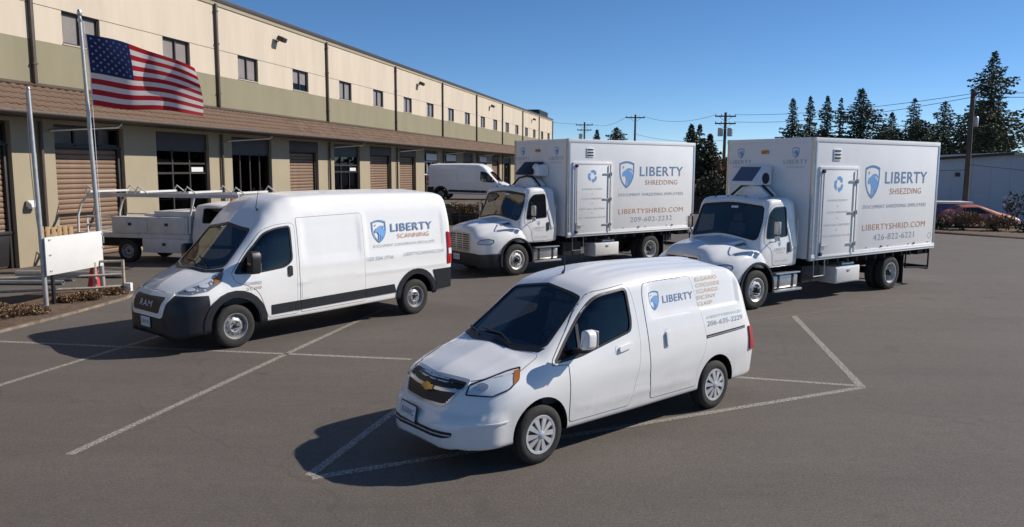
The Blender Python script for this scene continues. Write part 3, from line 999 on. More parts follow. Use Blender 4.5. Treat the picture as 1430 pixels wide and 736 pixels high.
    for s, z, w in (('ELGAAIO', 1.625, 0.45), ('COCUSIDE', 1.552, 0.49), ('SCLRAGO', 1.48, 0.44), ('EICSNY', 1.405, 0.38), ('CLASP', 1.33, 0.29)):
        lettering(s, pl, 'gold_print', root, w, 0.045, -0.285, z, -0.004)
    lettering('LIBERTYSERVICES', pl, 'grey_faint', root, 0.74, 0.032, -0.17, 1.165, 0.0)
    lettering('206-635-2229', pl, 'grey_print', root, 0.75, 0.058, -0.17, 1.075, 0.0)
    return root

compact_van((2.015, 10.153, 0), R_(219.908))

# ------------------------------------------------------------------ tall cargo van
MAT['lamp_grey'] = M('lamp_housing', (0.22, 0.235, 0.26), 0.35)
def cargo_van_body(root, far=False):
    rows = [(-1.03, 2.20, 0.50, 0.78, 0.03, 0.90, 1.90, 0.965, 1.2, 0.955, 0.05),
            (-1.00, 2.36, 0.46, 0.79, 0.04, 0.915, 1.95, 0.985, 1.2, 0.975, 0.08),
            (-0.90, 2.475, 0.44, 0.80, 0.05, 0.925, 2.0, 1.0, 1.2, 0.99, 0.12),
            (-0.70, 2.52, 0.42, 0.80, 0.055, 0.925, 2.0, 1.005, 1.2, 1.0, 0.15),
            (1.3, 2.54, 0.38, 0.80, 0.055, 0.925, 2.0, 1.005, 1.2, 1.0, 0.15),
            (2.75, 2.525, 0.36, 0.79, 0.06, 0.925, 2.0, 1.005, 1.2, 1.0, 0.16),
            (3.05, 2.45, 0.36, 0.765, 0.07, 0.92, 1.97, 1.005, 1.2, 1.0, 0.16),
            (3.30, 2.285, 0.36, 0.75, 0.09, 0.91, 1.9, 1.005, 1.2, 1.0, 0.16),
            (3.50, 2.09, 0.36, 0.745, 0.13, 0.90, 1.80, 1.005, 1.15, 1.0, 0.14),
            (3.80, 1.775, 0.36, 0.77, 0.15, 0.905, 1.5, 1.0, 1.1, 1.0, 0.13),
            (4.10, 1.46, 0.35, 0.80, 0.14, 0.91, 1.24, 0.995, 1.0, 0.995, 0.12),
            (4.24, 1.33, 0.35, 0.80, 0.11, 0.905, 1.14, 0.99, 0.95, 0.99, 0.12),
            (4.36, 1.275, 0.34, 0.78, 0.10, 0.90, 1.09, 0.985, 0.92, 0.985, 0.12),
            (4.60, 1.17, 0.32, 0.74, 0.10, 0.87, 1.0, 0.965, 0.85, 0.965, 0.12),
            (4.80, 1.06, 0.29, 0.68, 0.09, 0.81, 0.92, 0.90, 0.75, 0.90, 0.11),
            (4.90, 0.985, 0.27, 0.62, 0.075, 0.745, 0.87, 0.82, 0.70, 0.82, 0.09),
            (4.97, 0.91, 0.26, 0.56, 0.055, 0.66, 0.82, 0.72, 0.66, 0.72, 0.07),
            (5.02, 0.83, 0.28, 0.48, 0.035, 0.55, 0.77, 0.60, 0.62, 0.60, 0.05),
            (5.05, 0.74, 0.33, 0.36, 0.02, 0.42, 0.70, 0.46, 0.58, 0.46, 0.03)]
    fn = table_fn(rows)
    def sec(x, d=0.0):
        zt, zs, w1, c1, w2, z2, w3, z3, w4, r1 = [f(x) for f in fn]
        P = [(0, zt - d), (w1 - d, zt - c1 - d), (w2 - d, z2), (w3 - d, z3), (w4 - d, zs + d * 2), (0, zs + d * 2)]
        return rsec(P, [r1, 0.22, 0.2, 0.05], [10, 7, 22, 18, 3], 4)
    def disp(x, y, z):
        if abs(y) > 0.6 and x < 2.85:
            s = 1 if y > 0 else -1
            for a, b in ((-0.80, 1.27), (1.40, 2.70)):
                k = sstep(a, a + 0.045, x) * (1 - sstep(b - 0.045, b, x)) * sstep(1.36, 1.40, z) * (1 - sstep(2.04, 2.08, z))
                y -= s * 0.018 * k
            y -= s * 0.012 * math.exp(-((z - 1.07) / 0.035) ** 2) * sstep(-0.9, -0.8, x)
            y += s * 0.010 * math.exp(-((z - 0.98) / 0.03) ** 2) * sstep(-0.9, -0.8, x)
        if abs(y) < 0.66 and z > 2.4 and x < 2.7:
            z += 0.01 * (0.5 + 0.5 * math.cos(y * 2 * math.pi / 0.22)) * sstep(-0.7, -0.5, x) * (1 - sstep(2.4, 2.65, x))
        return (x, y, z)
    xs = stations(-1.03, 5.05, 0.045, [(-1.03, -0.8, 0.025), (4.7, 5.05, 0.022)])
    outer = loft(xs, sec, disp).mesh('body', angle=50)
    outer.materials.append(MAT['white'])
    under_black(outer)
    bvh = bvh_of(outer)
    inner = solid(loft(stations(-0.85, 4.20, 0.1), lambda x: sec(x, 0.05)), 'interior')
    win = rounded([(4.02, 1.235), (3.55, 1.225), (3.08, 1.27), (2.93, 1.37), (2.93, 1.97), (3.20, 1.945), (3.43, 1.87), (3.80, 1.50)], [0.05, 0.1, 0.15, 0.1, 0.06, 0.1, 0.1, 0.15])
    ws = rounded([(4.25, 0), (4.21, 0.42), (4.08, 0.74), (3.54, 0.67), (3.56, 0.4), (3.57, 0), (3.56, -0.4), (3.54, -0.67), (4.08, -0.74), (4.21, -0.42)], 0.06)
    body = boolean(outer, inner)
    body = boolean(body, solid(MB().prism(win, 'y', -1.3, 1.3), 'black'))
    body = boolean(body, solid(MB().prism(ws, 'z', 1.15, 2.9), 'black'))
    mb = MB()
    for x in (0.0, 4.04):
        for s in (-1, 1):
            mb.cyl((x, s * 0.66, 0.40), (x, s * 1.3, 0.40), 0.445, n=40)
    body = boolean(body, solid(mb, 'frame'))
    obj('body', smooth(body, 38), None, root)
    window(root, bvh, win, 'glass_s')
    w = obj('windshield', patch(bvh, 'top', grow(ws, 0.006), off=-0.008, step=0.1, thick=0), 'glass_w', root)
    obj('window_seal', patch(bvh, 'top', grow(ws, 0.014), off=0.002, holes=[grow(ws, -0.03)], step=0.1, thick=0.01), 'black', w)
    # grey-black bumper, cut from the nose itself and set proud of it
    bm = bmesh.new(); bm.from_mesh(outer)
    cuts = [((0, 0, 0.925), (0, 0, 1)), ((4.50, 0, 0), (1, 0, 0))]
    for co, no in cuts:
        bmesh.ops.bisect_plane(bm, geom=bm.verts[:] + bm.edges[:] + bm.faces[:], plane_co=co, plane_no=no)
    bmesh.ops.delete(bm, geom=[f for f in bm.faces if not (f.calc_center_median().z < 0.925 and f.calc_center_median().x > 4.50)], context='FACES')
    bm.normal_update()
    for v in bm.verts:
        v.co += v.normal * 0.014
    r = bmesh.ops.extrude_edge_only(bm, edges=[e for e in bm.edges if len(e.link_faces) == 1])
    for v in [g for g in r['geom'] if isinstance(g, bmesh.types.BMVert)]:
        v.co = v.co + Vector((-0.03, -0.02 if v.co.y > 0 else 0.02, 0))
    me = bpy.data.meshes.new('bumper'); bm.to_mesh(me); bm.free()
    me.materials.clear(); me.polygons.foreach_set('material_index', [0] * len(me.polygons))
    obj('bumper', smooth(me, 40), 'trim', root)
    gs = rounded([(-0.58, 0.955), (0.58, 0.955), (0.60, 0.90), (0.50, 0.575), (-0.50, 0.575), (-0.60, 0.90)], 0.06)
    g = obj('grille_surround', patch(bvh, 'front', gs, off=0.022, step=0.07, thick=0.02), 'white', root)
    gi = rounded([(-0.46, 0.89), (0.46, 0.89), (0.47, 0.85), (0.42, 0.65), (-0.42, 0.65), (-0.47, 0.85)], 0.05)
    gg = obj('grille', patch(bvh, 'front', gi, off=0.028, step=0.07, thick=0.01), 'black', g)
    fl = lambda a, b: cast(bvh, AX['front'], (a, b), 0.034)[0]
    lettering('RAM', fl, 'plate', gg, 0.40, 0.09, -0.20, 0.73, 0.0)
    obj('lower_grille', patch(bvh, 'front', rounded([(-0.55, 0.54), (0.55, 0.54), (0.55, 0.40), (-0.55, 0.40)], 0.04), off=0.017, step=0.08), 'black', root)
    plate(root, (5.075, -0.02, 0.475), (0, 0, 0), 0.31, 0.16, 'C82417R')
    # headlights
    hl = [(4.86, 0.60, 0.965), (4.78, 0.70, 1.07), (4.57, 0.82, 1.18), (4.32, 0.89, 1.30), (4.245, 0.925, 1.30), (4.29, 0.955, 1.12), (4.50, 0.94, 1.0), (4.74, 0.82, 0.95)]
    for s in (1, -1):
        ax = basis((1, s * 1.0, 0.35))
        def cv(pts):
            return [(Vector((p[0], s * p[1], p[2])).dot(ax[0]), Vector((p[0], s * p[1], p[2])).dot(ax[1])) for p in pts]
        hh = rounded(cv(hl), 0.02)
        h = obj('headlight', patch(bvh, ax, hh, off=0.002, step=0.06), 'lamp_grey', root)
        obj('turn_signal', patch(bvh, ax, rounded(cv([(4.36, 0.885, 1.23), (4.265, 0.92, 1.26), (4.31, 0.94, 1.155), (4.40, 0.92, 1.10)]), 0.01), off=0.008, step=0.05), 'amber', h)
        for q in ((4.70, 0.755, 1.03), (4.53, 0.86, 1.085)):
            obj('lamp_bowl', patch(bvh, ax, cv([(q[0] + 0.055 * math.cos(t), q[1] - 0.055 * math.cos(t), q[2] + 0.034 * math.sin(t)) for t in np.linspace(0, 6.28, 13)[:-1]]), off=0.010, step=0.05), 'lamp', h)
        obj('lens', patch(bvh, ax, hh, off=0.016, step=0.06, thick=0.016), 'glass_lamp', h)
    # hood, wipers, cabin
    hp = rounded([(4.36, 0), (4.31, 0.45), (4.20, 0.80), (4.45, 0.815), (4.70, 0.66), (4.86, 0.52), (4.90, 0), (4.86, -0.52), (4.70, -0.66), (4.45, -0.815), (4.20, -0.80), (4.31, -0.45)], 0.06)
    seamed(root, bvh, 'top', hp, 'hood', 'white', gap=0.006)
    cw = rounded([(4.35, 0), (4.30, 0.44), (4.16, 0.80), (4.10, 0.78), (4.23, 0.44), (4.275, 0), (4.23, -0.44), (4.10, -0.78), (4.16, -0.80), (4.30, -0.44)], 0.02)
    obj('cowl', patch(bvh, 'top', cw, off=0.003, step=0.1), 'black', root)
    wiper(root, bvh, [(4.24, 0.10), (4.16, -0.10), (4.08, -0.50)])
    wiper(root, bvh, [(4.22, 0.45), (4.16, 0.30), (4.10, 0.0)])
    obj('dashboard', MB().prism([(3.60, 0.7), (4.18, 0.7), (4.18, 1.22), (3.85, 1.24), (3.66, 1.12)], 'y', -0.85, 0.85).mesh('dashboard', bevel=0.04), 'interior', root)
    seat(root, 2.98, 0.45, 0.85); seat(root, 2.98, -0.45, 0.85)
    steering(root, 3.52, 0.45, 1.25, tilt=0.9)
    obj('bulkhead', MB().box(2.55, 2.58, -0.74, 0.74, 0.6, 2.3).mesh('bulkhead'), 'interior', root)
    # flares, mouldings, doors
    def arc(cx, cz, r, a0, a1, n=14):
        return [(cx + r * math.cos(R_(a0 + (a1 - a0) * i / n)), cz + r * math.sin(R_(a0 + (a1 - a0) * i / n))) for i in range(n + 1)]
    for s in ('left', 'right'):
        obj('wheel_arch_flare', patch(bvh, s, arc(4.04, 0.40, 0.565, -8, 188) + arc(4.04, 0.40, 0.452, 188, -8), off=0.028, step=0.07, thick=0.04), 'trim', root)
        obj('wheel_arch_flare', patch(bvh, s, arc(0.0, 0.40, 0.555, 0, 185) + arc(0.0, 0.40, 0.452, 185, 0), off=0.028, step=0.07, thick=0.04), 'trim', root)
        obj('rear_corner_trim', patch(bvh, s, [(-0.56, 0.46), (-0.99, 0.48), (-0.985, 0.89), (-0.47, 0.885), (-0.54, 0.65)], off=0.018, step=0.07, thick=0.03), 'trim', root)
        for a, b in ((3.38, 2.93), (2.915, 2.80), (2.785, 1.34), (1.325, 0.56)):
            za = lambda x: 0.475 + (3.38 - x) * 0.02
            obj('side_moulding', patch(bvh, s, [(a, za(a)), (b, za(b)), (b + (0.05 if b < 0.6 else 0), za(b) + 0.165), (a, za(a) + 0.165)], off=0.016, step=0.12, thick=0.02), 'trim', root)
    dp = rounded([(3.44, 0.43), (3.62, 0.95), (4.02, 1.10), (4.06, 1.24), (3.80, 1.54), (3.45, 1.915), (3.20, 2.0), (2.84, 2.025), (2.86, 0.43)], [0.06, 0.2, 0.06, 0.03, 0.15, 0.1, 0.15, 0.1, 0.05])
    d = seamed(root, bvh, 'left', dp, 'front_door', 'white', holes=[grow(win, 0.016)])
    obj('door_handle', patch(bvh, 'left', rounded([(3.035, 1.10), (2.945, 1.10), (2.945, 1.285), (3.035, 1.285)], 0.04), off=0.02, step=0.06, thick=0.02), 'black', d)
    d = seamed(root, bvh, 'left', rounded([(2.79, 0.44), (2.79, 2.02), (2.79, 2.10), (1.37, 2.13), (1.335, 2.08), (1.335, 0.46)], 0.04), 'load_panel', 'white')
    d2 = obj('fuel_door', patch(bvh, 'left', rounded([(2.76, 0.68), (2.60, 0.68), (2.60, 0.97), (2.76, 0.97)], 0.02), off=0.008, step=0.1, thick=0.006), 'white', d)
    m = None
    for s in (1, -1):
        m = obj('wing_mirror', MB().prism(rounded([(1.02, 1.23), (1.17, 1.22), (1.20, 1.50), (1.16, 1.60), (1.03, 1.60)], 0.04), 'x', 3.66, 3.84).mesh('wing_mirror', bevel=0.035, seg=3), 'black', root)
        if s < 0:
            m.scale = (1, -1, 1)
        obj('mirror_arm', MB().prism([(0.88, 1.22), (1.06, 1.24), (1.06, 1.34), (0.88, 1.30)], 'x', 3.68, 3.80).mesh('mirror_arm', bevel=0.015), 'black', m)
        obj('side_repeater', MB().box(3.835, 3.848, 1.06, 1.15, 1.38, 1.42).mesh('side_repeater'), 'amber', m)
        obj('mirror_glass', MB().box(3.652, 3.657, 1.05, 1.16, 1.27, 1.56).mesh('mirror_glass'), 'chrome', m)
    for s in (1, -1):
        ax = basis((-0.6, s, 0))
        tp = rounded([(-0.86, 0.98), (-1.02, 0.98), (-1.005, 1.62), (-0.90, 1.66)], 0.03)
        t = obj('tail_light', patch(bvh, ax, [(Vector((x, s * 0.96, z)).dot(ax[0]), z) for x, z in tp], off=0.02, step=0.07, thick=0.03), 'red', root)
        obj('reverse_lamp', patch(bvh, ax, [(Vector((x, s * 0.96, z)).dot(ax[0]), z) for x, z in [(-0.90, 1.18), (-1.0, 1.18), (-1.0, 1.30), (-0.90, 1.30)]], off=0.024, step=0.07, thick=0.01), 'plate', t)
    for x in (0.0, 4.04):
        for s in (1, -1):
            add_wheel(root, x, s * 0.86, 0.362, 0.225, 0.215, 'steel')
    return bvh

def cargo_van(loc, rz):
    root = thing('cargo_van', 'tall white cargo van with dark grey bumper and SCANNING lettering', 'van', loc, rz)
    bvh = cargo_van_body(root)
    pl = side_place(bvh, 0.013)
    shield(pl, root, -0.92, 1.76, 0.44, 0.95)
    lettering('LIBERTY', pl, 'slate', root, 1.13, 0.155, -0.62, 1.735, 0.012)
    lettering('SCANNING', pl, 'orange', root, 0.86, 0.085, -0.46, 1.60, 0.0)
    lettering('DOCUMENT CONVERSION SPECIALISTS', pl, 'grey_print', root, 1.63, 0.05, -1.08, 1.455, 0.0)
    lettering('123.324.1716', pl, 'grey_print', root, 0.66, 0.065, -1.27, 1.215, 0.0)
    lettering('LIBERTYSCANNING.COM', pl, 'grey_print', root, 1.12, 0.065, 0.78 - 1.12, 1.235, 0.0)
    lettering('POWERED', pl, 'slate', root, 0.30, 0.05, -3.86, 1.03, 0.0)
    lettering('2500', pl, 'gold_print', root, 0.28, 0.05, -3.84, 0.95, 0.0)
    base = cast(bvh, AX['top'], (3.28, 0.5), 0)[0]
    obj('aerial', MB().tube([base, base + Vector((0.03, 0, 0.05)), base + Vector((-0.03, 0, 0.35))], [0.02, 0.007, 0.004], 6), 'black', root)
    return root

cargo_van((-2.714, 16.458, 0), R_(229.907))

# ------------------------------------------------------------------ box trucks
WB, BX0, BX1, BZ0, BZ1, BW = 5.19, -1.90, 3.47, 0.955, 3.68, 1.22

def box_truck(loc, rz, scale, label, sub, web, tel, unit):
    root = thing('box_truck', label, 'truck', loc, rz, 'white shredding box trucks', scale)
    # --- cab
    rows = [(3.74, 2.26, 0.88, 0.90, 0.05, 1.02, 1.5, 1.05, 1.2, 1.03, 0.10),
            (3.79, 2.36, 0.86, 0.945, 0.06, 1.04, 1.5, 1.07, 1.2, 1.05, 0.11),
            (4.00, 2.41, 0.85, 0.95, 0.055, 1.045, 1.5, 1.075, 1.2, 1.06, 0.11),
            (4.40, 2.405, 0.85, 0.95, 0.06, 1.045, 1.5, 1.075, 1.2, 1.06, 0.11),
            (4.58, 2.39, 0.85, 0.945, 0.075, 1.04, 1.5, 1.075, 1.2, 1.06, 0.10),
            (4.67, 2.345, 0.85, 0.935, 0.11, 1.035, 1.48, 1.07, 1.2, 1.06, 0.10),
            (4.72, 2.27, 0.85, 0.93, 0.15, 1.03, 1.45, 1.07, 1.18, 1.06, 0.10),
            (4.78, 2.13, 0.85, 0.925, 0.17, 1.03, 1.40, 1.07, 1.18, 1.06, 0.10),
            (4.97, 1.74, 0.86, 0.94, 0.20, 1.02, 1.30, 1.06, 1.1, 1.05, 0.10),
            (5.06, 1.55, 0.88, 0.90, 0.16, 0.98, 1.2, 1.02, 1.05, 1.0, 0.09),
            (5.10, 1.46, 0.90, 0.84, 0.15, 0.92, 1.15, 0.96, 1.02, 0.95, 0.08)]
    fn = table_fn(rows)
    def sec(x, d=0.0):
        zt, zs, w1, c1, w2, z2, w3, z3, w4, r1 = [f(x) for f in fn]
        P = [(0, zt - d), (w1 - d, zt - c1 - d), (w2 - d, z2), (w3 - d, z3), (w4 - d, zs + d), (0, zs + d)]
        return rsec(P, [r1, 0.15, 0.12, 0.06], [9, 12, 6, 6, 3], 4)
    outer = loft(stations(3.74, 5.10, 0.03), sec).mesh('cab', angle=50)
    outer.materials.append(MAT['white']); under_black(outer)
    bvh = bvh_of(outer)
    inner = solid(loft(stations(3.83, 5.0, 0.05), lambda x: sec(x, 0.045)), 'interior')
    win = rounded([(4.79, 1.49), (4.10, 1.53), (4.10, 2.17), (4.52, 2.155), (4.66, 2.02)], [0.06, 0.06, 0.08, 0.1, 0.15])
    ws = rounded([(-0.92, 1.46), (0, 1.60), (0.92, 1.46), (0.90, 1.90), (0.855, 2.175), (0, 2.255), (-0.855, 2.175), (-0.90, 1.90)], [0.1, 0.3, 0.1, 0.2, 0.08, 0.3, 0.08, 0.2])
    body = boolean(outer, inner)
    body = boolean(body, solid(MB().prism(win, 'y', -1.3, 1.3), 'black'))
    body = boolean(body, solid(MB().prism(ws, 'x', 4.5, 5.5), 'black'))
    cab = obj('cab', smooth(body, 38), None, root)
    w = obj('windshield', patch(bvh, 'front', grow(ws, 0.006), off=-0.008, step=0.08, thick=0), 'glass_w', root)
    obj('window_seal', patch(bvh, 'front', grow(ws, 0.015), off=0.002, holes=[grow(ws, -0.025)], step=0.08, thick=0.01), 'black', w)
    obj('windshield_sticker', patch(bvh, 'front', [(0.02, 2.13), (0.20, 2.13), (0.20, 2.18), (0.02, 2.18)], off=-0.004, step=0.1, thick=0), 'plate', w)
    window(root, bvh, win, 'glass_s')
    dp = rounded([(4.62, 0.90), (4.66, 1.25), (4.87, 1.40), (4.80, 1.70), (4.68, 2.06), (4.55, 2.21), (4.04, 2.23), (3.98, 1.5), (3.90, 0.90)], [0.1, 0.1, 0.05, 0.1, 0.1, 0.08, 0.08, 0.1, 0.08])
    d = seamed(root, bvh, 'left', dp, 'cab_door', 'white', holes=[grow(win, 0.016)], gap=0.006)
    obj('door_handle', patch(bvh, 'left', rounded([(4.12, 1.17), (4.03, 1.17), (4.03, 1.40), (4.12, 1.40)], 0.04), off=0.02, step=0.06, thick=0.03), 'black', d)
    pl = side_place(bvh, 0.008)
    shield(pl, d, -4.40, 1.38, 0.13, 0.9, star=False)
    lettering('LIBERTY', pl, 'grey_faint', d, 0.40, 0.07, -4.58, 1.215, 0.0)
    lettering('SHREDDING', pl, 'grey_faint', d, 0.28, 0.035, -4.52, 1.16, 0.0)
    lettering('USDOT 2184706', pl, 'grey_faint', d, 0.46, 0.04, -4.56, 0.98, 0.0)
    obj('sun_visor', patch(bvh, 'front', [(-0.85, 2.20), (0, 2.275), (0.85, 2.20), (0.85, 2.24), (0, 2.31), (-0.85, 2.24)], off=0.03, step=0.1, thick=0.03), 'white', root)
    for y in (-0.62, -0.25, 0, 0.25, 0.62):
        p = cast(bvh, AX['top'], (4.56, y), 0.0)[0]
        obj('marker_light', MB().box(p.x - 0.035, p.x + 0.035, y - 0.018, y + 0.018, p.z - 0.01, p.z + 0.022).mesh('marker_light', bevel=0.008), 'amber', root)
    seat(root, 4.02, 0.48, 1.0); seat(root, 4.02, -0.48, 1.0)
    steering(root, 4.62, 0.48, 1.45, 0.22, 0.9)
    obj('dashboard', MB().prism([(4.60, 1.0), (4.95, 1.0), (4.95, 1.42), (4.72, 1.44), (4.62, 1.3)], 'y', -0.9, 0.9).mesh('dashboard', bevel=0.04), 'interior', root)
    for s in (1, -1):
        mb = MB().tube([(4.70, s * 1.04, 1.42), (4.72, s * 1.20, 1.44), (4.72, s * 1.22, 1.92), (4.68, s * 1.0, 1.97)], 0.013, 6)
        m = obj('door_mirror', mb, 'black', root)
        obj('mirror_head', MB().box(4.68, 4.75, s * 1.16, s * 1.30, 1.60, 1.88).mesh('mirror_head', bevel=0.03), 'alu', m)
        obj('mirror_glass', MB().box(4.672, 4.678, s * 1.175, s * 1.285, 1.62, 1.86).mesh('mirror_glass'), 'chrome', m)
        obj('convex_mirror', MB().box(4.68, 4.74, s * 1.17, s * 1.29, 1.46, 1.57).mesh('convex_mirror', bevel=0.03), 'alu', m)
        obj('grab_handle', MB().tube([(3.86, s * 1.075, 1.25), (3.86, s * 1.12, 1.27), (3.84, s * 1.12, 1.85), (3.84, s * 1.07, 1.87)], 0.012, 6), 'alu', root)
    # --- hood and fenders
    hrow = [(4.86, 1.545, 0.72, 0.07, 0.84, 1.27, 1.00, 1.23, 1.075, 1.02, 1.075, 0.66),
            (5.10, 1.525, 0.68, 0.07, 0.82, 1.285, 1.03, 1.255, 1.125, 1.04, 1.13, 0.60),
            (5.40, 1.495, 0.64, 0.07, 0.79, 1.26, 1.03, 1.225, 1.125, 1.02, 1.13, 0.60),
            (5.70, 1.455, 0.61, 0.065, 0.75, 1.205, 1.01, 1.165, 1.105, 0.98, 1.11, 0.60),
            (5.95, 1.415, 0.58, 0.07, 0.71, 1.15, 0.95, 1.095, 1.05, 0.92, 1.06, 0.60),
            (6.10, 1.375, 0.555, 0.075, 0.67, 1.11, 0.88, 1.04, 0.98, 0.87, 0.99, 0.60),
            (6.20, 1.31, 0.53, 0.08, 0.62, 1.07, 0.79, 0.98, 0.88, 0.83, 0.89, 0.60),
            (6.25, 1.235, 0.51, 0.07, 0.575, 1.03, 0.69, 0.93, 0.77, 0.80, 0.78, 0.61),
            (6.275, 1.165, 0.48, 0.05, 0.53, 1.0, 0.58, 0.90, 0.65, 0.77, 0.65, 0.63)]
    hf = table_fn(hrow)
    def hsec(x):
        zt, w1, c1, w2, z2, w3, z3, w4, z4, w5, zs = [f(x) for f in hf]
        return rsec([(0, zt), (w1, zt - c1), (w2, z2), (w3, z3), (w4, z4), (w5, zs), (0, zs)], [0.12, 0.10, 0.13, 0.12, 0.04], [8, 5, 4, 4, 6, 3], 4)
    ho = loft(stations(4.86, 6.275, 0.03, [(6.05, 6.275, 0.014)]), hsec).mesh('hood', angle=50)
    ho.materials.append(MAT['white'])
    hb = bvh_of(ho)
    mb = MB()
    for s in (1, -1):
        mb.cyl((WB, s * 0.62, 0.47), (WB, s * 1.4, 0.47), 0.545, n=40)
    hood = obj('hood', smooth(boolean(ho, solid(mb, 'frame')), 40), None, root)
    def arc(cx, cz, r, a0, a1, n=16):
        return [(cx + r * math.cos(R_(a0 + (a1 - a0) * i / n)), cz + r * math.sin(R_(a0 + (a1 - a0) * i / n))) for i in range(n + 1)]
    for s in (1, -1):
        a = arc(WB, 0.47, 0.56, -22, 196) + arc(WB, 0.47, 0.515, 196, -22)
        obj('fender_liner', MB().prism(a, 'y', s * 0.70, s * 1.145).mesh('fender_liner'), 'black', root)
    g_o = rounded([(-0.43, 1.13), (0.43, 1.13), (0.46, 1.09), (0.45, 0.715), (0.42, 0.68), (-0.42, 0.68), (-0.45, 0.715), (-0.46, 1.09)], 0.04)
    g = obj('grille', patch(hb, 'front', g_o, off=0.004, step=0.08), 'black', root)
    obj('grille_surround', patch(hb, 'front', grow(g_o, 0.025), off=0.022, holes=[grow(g_o, -0.012)], step=0.08, thick=0.02), 'alu', g)
    for z in np.linspace(0.72, 1.07, 7):
        obj('slat', patch(hb, 'front', [(-0.44, z - 0.013), (0.44, z - 0.013), (0.44, z + 0.013), (-0.44, z + 0.013)], off=0.022, step=0.1, thick=0.015), 'alu', g)
    for y in (-0.15, 0.15):
        obj('grille_bar', patch(hb, 'front', [(y - 0.018, 0.69), (y + 0.018, 0.69), (y + 0.018, 1.11), (y - 0.018, 1.11)], off=0.028, step=0.1, thick=0.015), 'alu', g)
    for s in (1, -1):
        ax = basis((1, s * 0.75, 0.15))
        cen = Vector((6.06, s * 0.90, 0.945))
        c2 = (cen.dot(ax[0]), cen.dot(ax[1]))
        hp = rounded([(c2[0] + a * s, c2[1] + b) for a, b in [(-0.24, -0.085), (0.10, -0.095), (0.22, -0.03), (0.215, 0.05), (0.08, 0.075), (-0.16, 0.03)]], 0.06)
        h = obj('headlight', patch(hb, ax, hp, off=0.002, step=0.06), 'lamp', root)
        obj('lamp_bezel', patch(hb, ax, hp, off=0.006, holes=[grow(hp, -0.016)], step=0.06, thick=0.004), 'trim', h)
        obj('lens', patch(hb, ax, hp, off=0.014, step=0.06, thick=0.012), 'glass_lamp', h)
        vp = rounded([(5.12, 1.345), (5.42, 1.325), (5.46, 1.365), (5.16, 1.42)], 0.03)
        v = obj('hood_vent', patch(hb, 'left' if s > 0 else 'right', vp, off=0.012, step=0.06, thick=0.015), 'alu', root)
        obj('vent_mesh', patch(hb, 'left' if s > 0 else 'right', grow(vp, -0.018), off=0.015, step=0.06, thick=0.004), 'gap', v)
        obj('hood_latch', patch(hb, 'left' if s > 0 else 'right', rounded([(4.98, 1.20), (4.92, 1.20), (4.92, 1.25), (4.98, 1.25)], 0.01), off=0.02, step=0.05, thick=0.025), 'black', root)
    plan = [(5.66, 1.13), (5.95, 1.09), (6.14, 0.96), (6.27, 0.72), (6.335, 0.40), (6.35, 0), (6.335, -0.40), (6.27, -0.72), (6.14, -0.96), (5.95, -1.09), (5.66, -1.13), (5.66, -1.02), (6.05, -0.85), (6.2, 0), (6.05, 0.85), (5.66, 1.02)]
    bp = obj('bumper', MB().prism(plan, 'z', 0.29, 0.62).mesh('bumper', bevel=0.025), 'black', root)
    p = plate(bp, (6.352, -0.05, 0.50), (0, 0, 0), 0.30, 0.155, 'C4471B')
    # --- chassis
    mb = MB()
    for s in (1, -1):
        mb.box(-1.75, 5.6, s * 0.43 - 0.04, s * 0.43 + 0.04, 0.55, 0.80)
    for x in (-1.6, -0.7, 0.7, 2.0, 3.2):
        mb.box(x - 0.05, x + 0.05, -0.42, 0.42, 0.58, 0.78)
    obj('chassis_frame', mb, 'frame', root)
    mb = MB()
    for x in np.arange(-1.7, 3.4, 0.4):
        mb.box(x - 0.03, x + 0.03, -1.15, 1.15, 0.82, 0.95)
    obj('cross_member', mb, 'frame', root)
    obj('axle', MB().cyl((0, -0.8, 0.43), (0, 0.8, 0.43), 0.09).cyl((0, -0.2, 0.43), (0, 0.2, 0.43), 0.19, n=16).box(WB - 0.06, WB + 0.06, -0.85, 0.85, 0.33, 0.43), 'frame', root)
    obj('engine_block', MB().box(4.9, 6.0, -0.4, 0.4, 0.45, 1.0).mesh('engine_block', bevel=0.05), 'frame', root)
    # steps and tanks
    for s in (1, -1):
        t = obj('fuel_tank', MB().prism(rounded([(s * 0.62, 0.37), (s * 1.08, 0.37), (s * 1.08, 0.70), (s * 0.62, 0.70)], 0.08), 'x', 3.72, 4.58).mesh('fuel_tank', bevel=0.015), 'alu', root)
        for x in (3.90, 4.40):
            obj('tank_strap', MB().prism(rounded([(s * 0.61, 0.36), (s * 1.09, 0.36), (s * 1.09, 0.71), (s * 0.61, 0.71)], 0.085), 'x', x - 0.03, x + 0.03).mesh('tank_strap'), 'frame', t)
        obj('step', MB().box(3.62, 4.60, s * 0.80, s * 1.14, 0.31, 0.36).mesh('step', bevel=0.01), 'alu', t)
        obj('step', MB().box(3.70, 4.56, s * 1.0, s * 1.14, 0.70, 0.735).mesh('step', bevel=0.01), 'alu', t)
    tb = obj('tool_box', MB().box(1.36, 2.34, 0.68, 1.14, 0.33, 0.72).mesh('tool_box', bevel=0.015), 'white', root)
    obj('tool_box_lid', MB().box(1.38, 2.32, 1.141, 1.155, 0.36, 0.69).mesh('tool_box_lid', bevel=0.005), 'white', tb)
    obj('tool_box_latch', MB().box(1.80, 1.90, 1.154, 1.17, 0.60, 0.65).mesh('tool_box_latch', bevel=0.004), 'alu', tb)
    mb = MB().cyl((1.45, 1.0, 0.76), (1.95, 1.0, 0.76), 0.045).cyl((1.60, 0.95, 0.72), (1.60, 0.95, 0.86), 0.04).cyl((1.85, 0.98, 0.72), (1.85, 0.98, 0.84), 0.03)
    obj('hydraulic_fitting', mb, 'alu', tb)
    obj('battery_box', MB().box(2.75, 3.45, 0.50, 1.0, 0.42, 0.80).mesh('battery_box', bevel=0.01), 'frame', root)
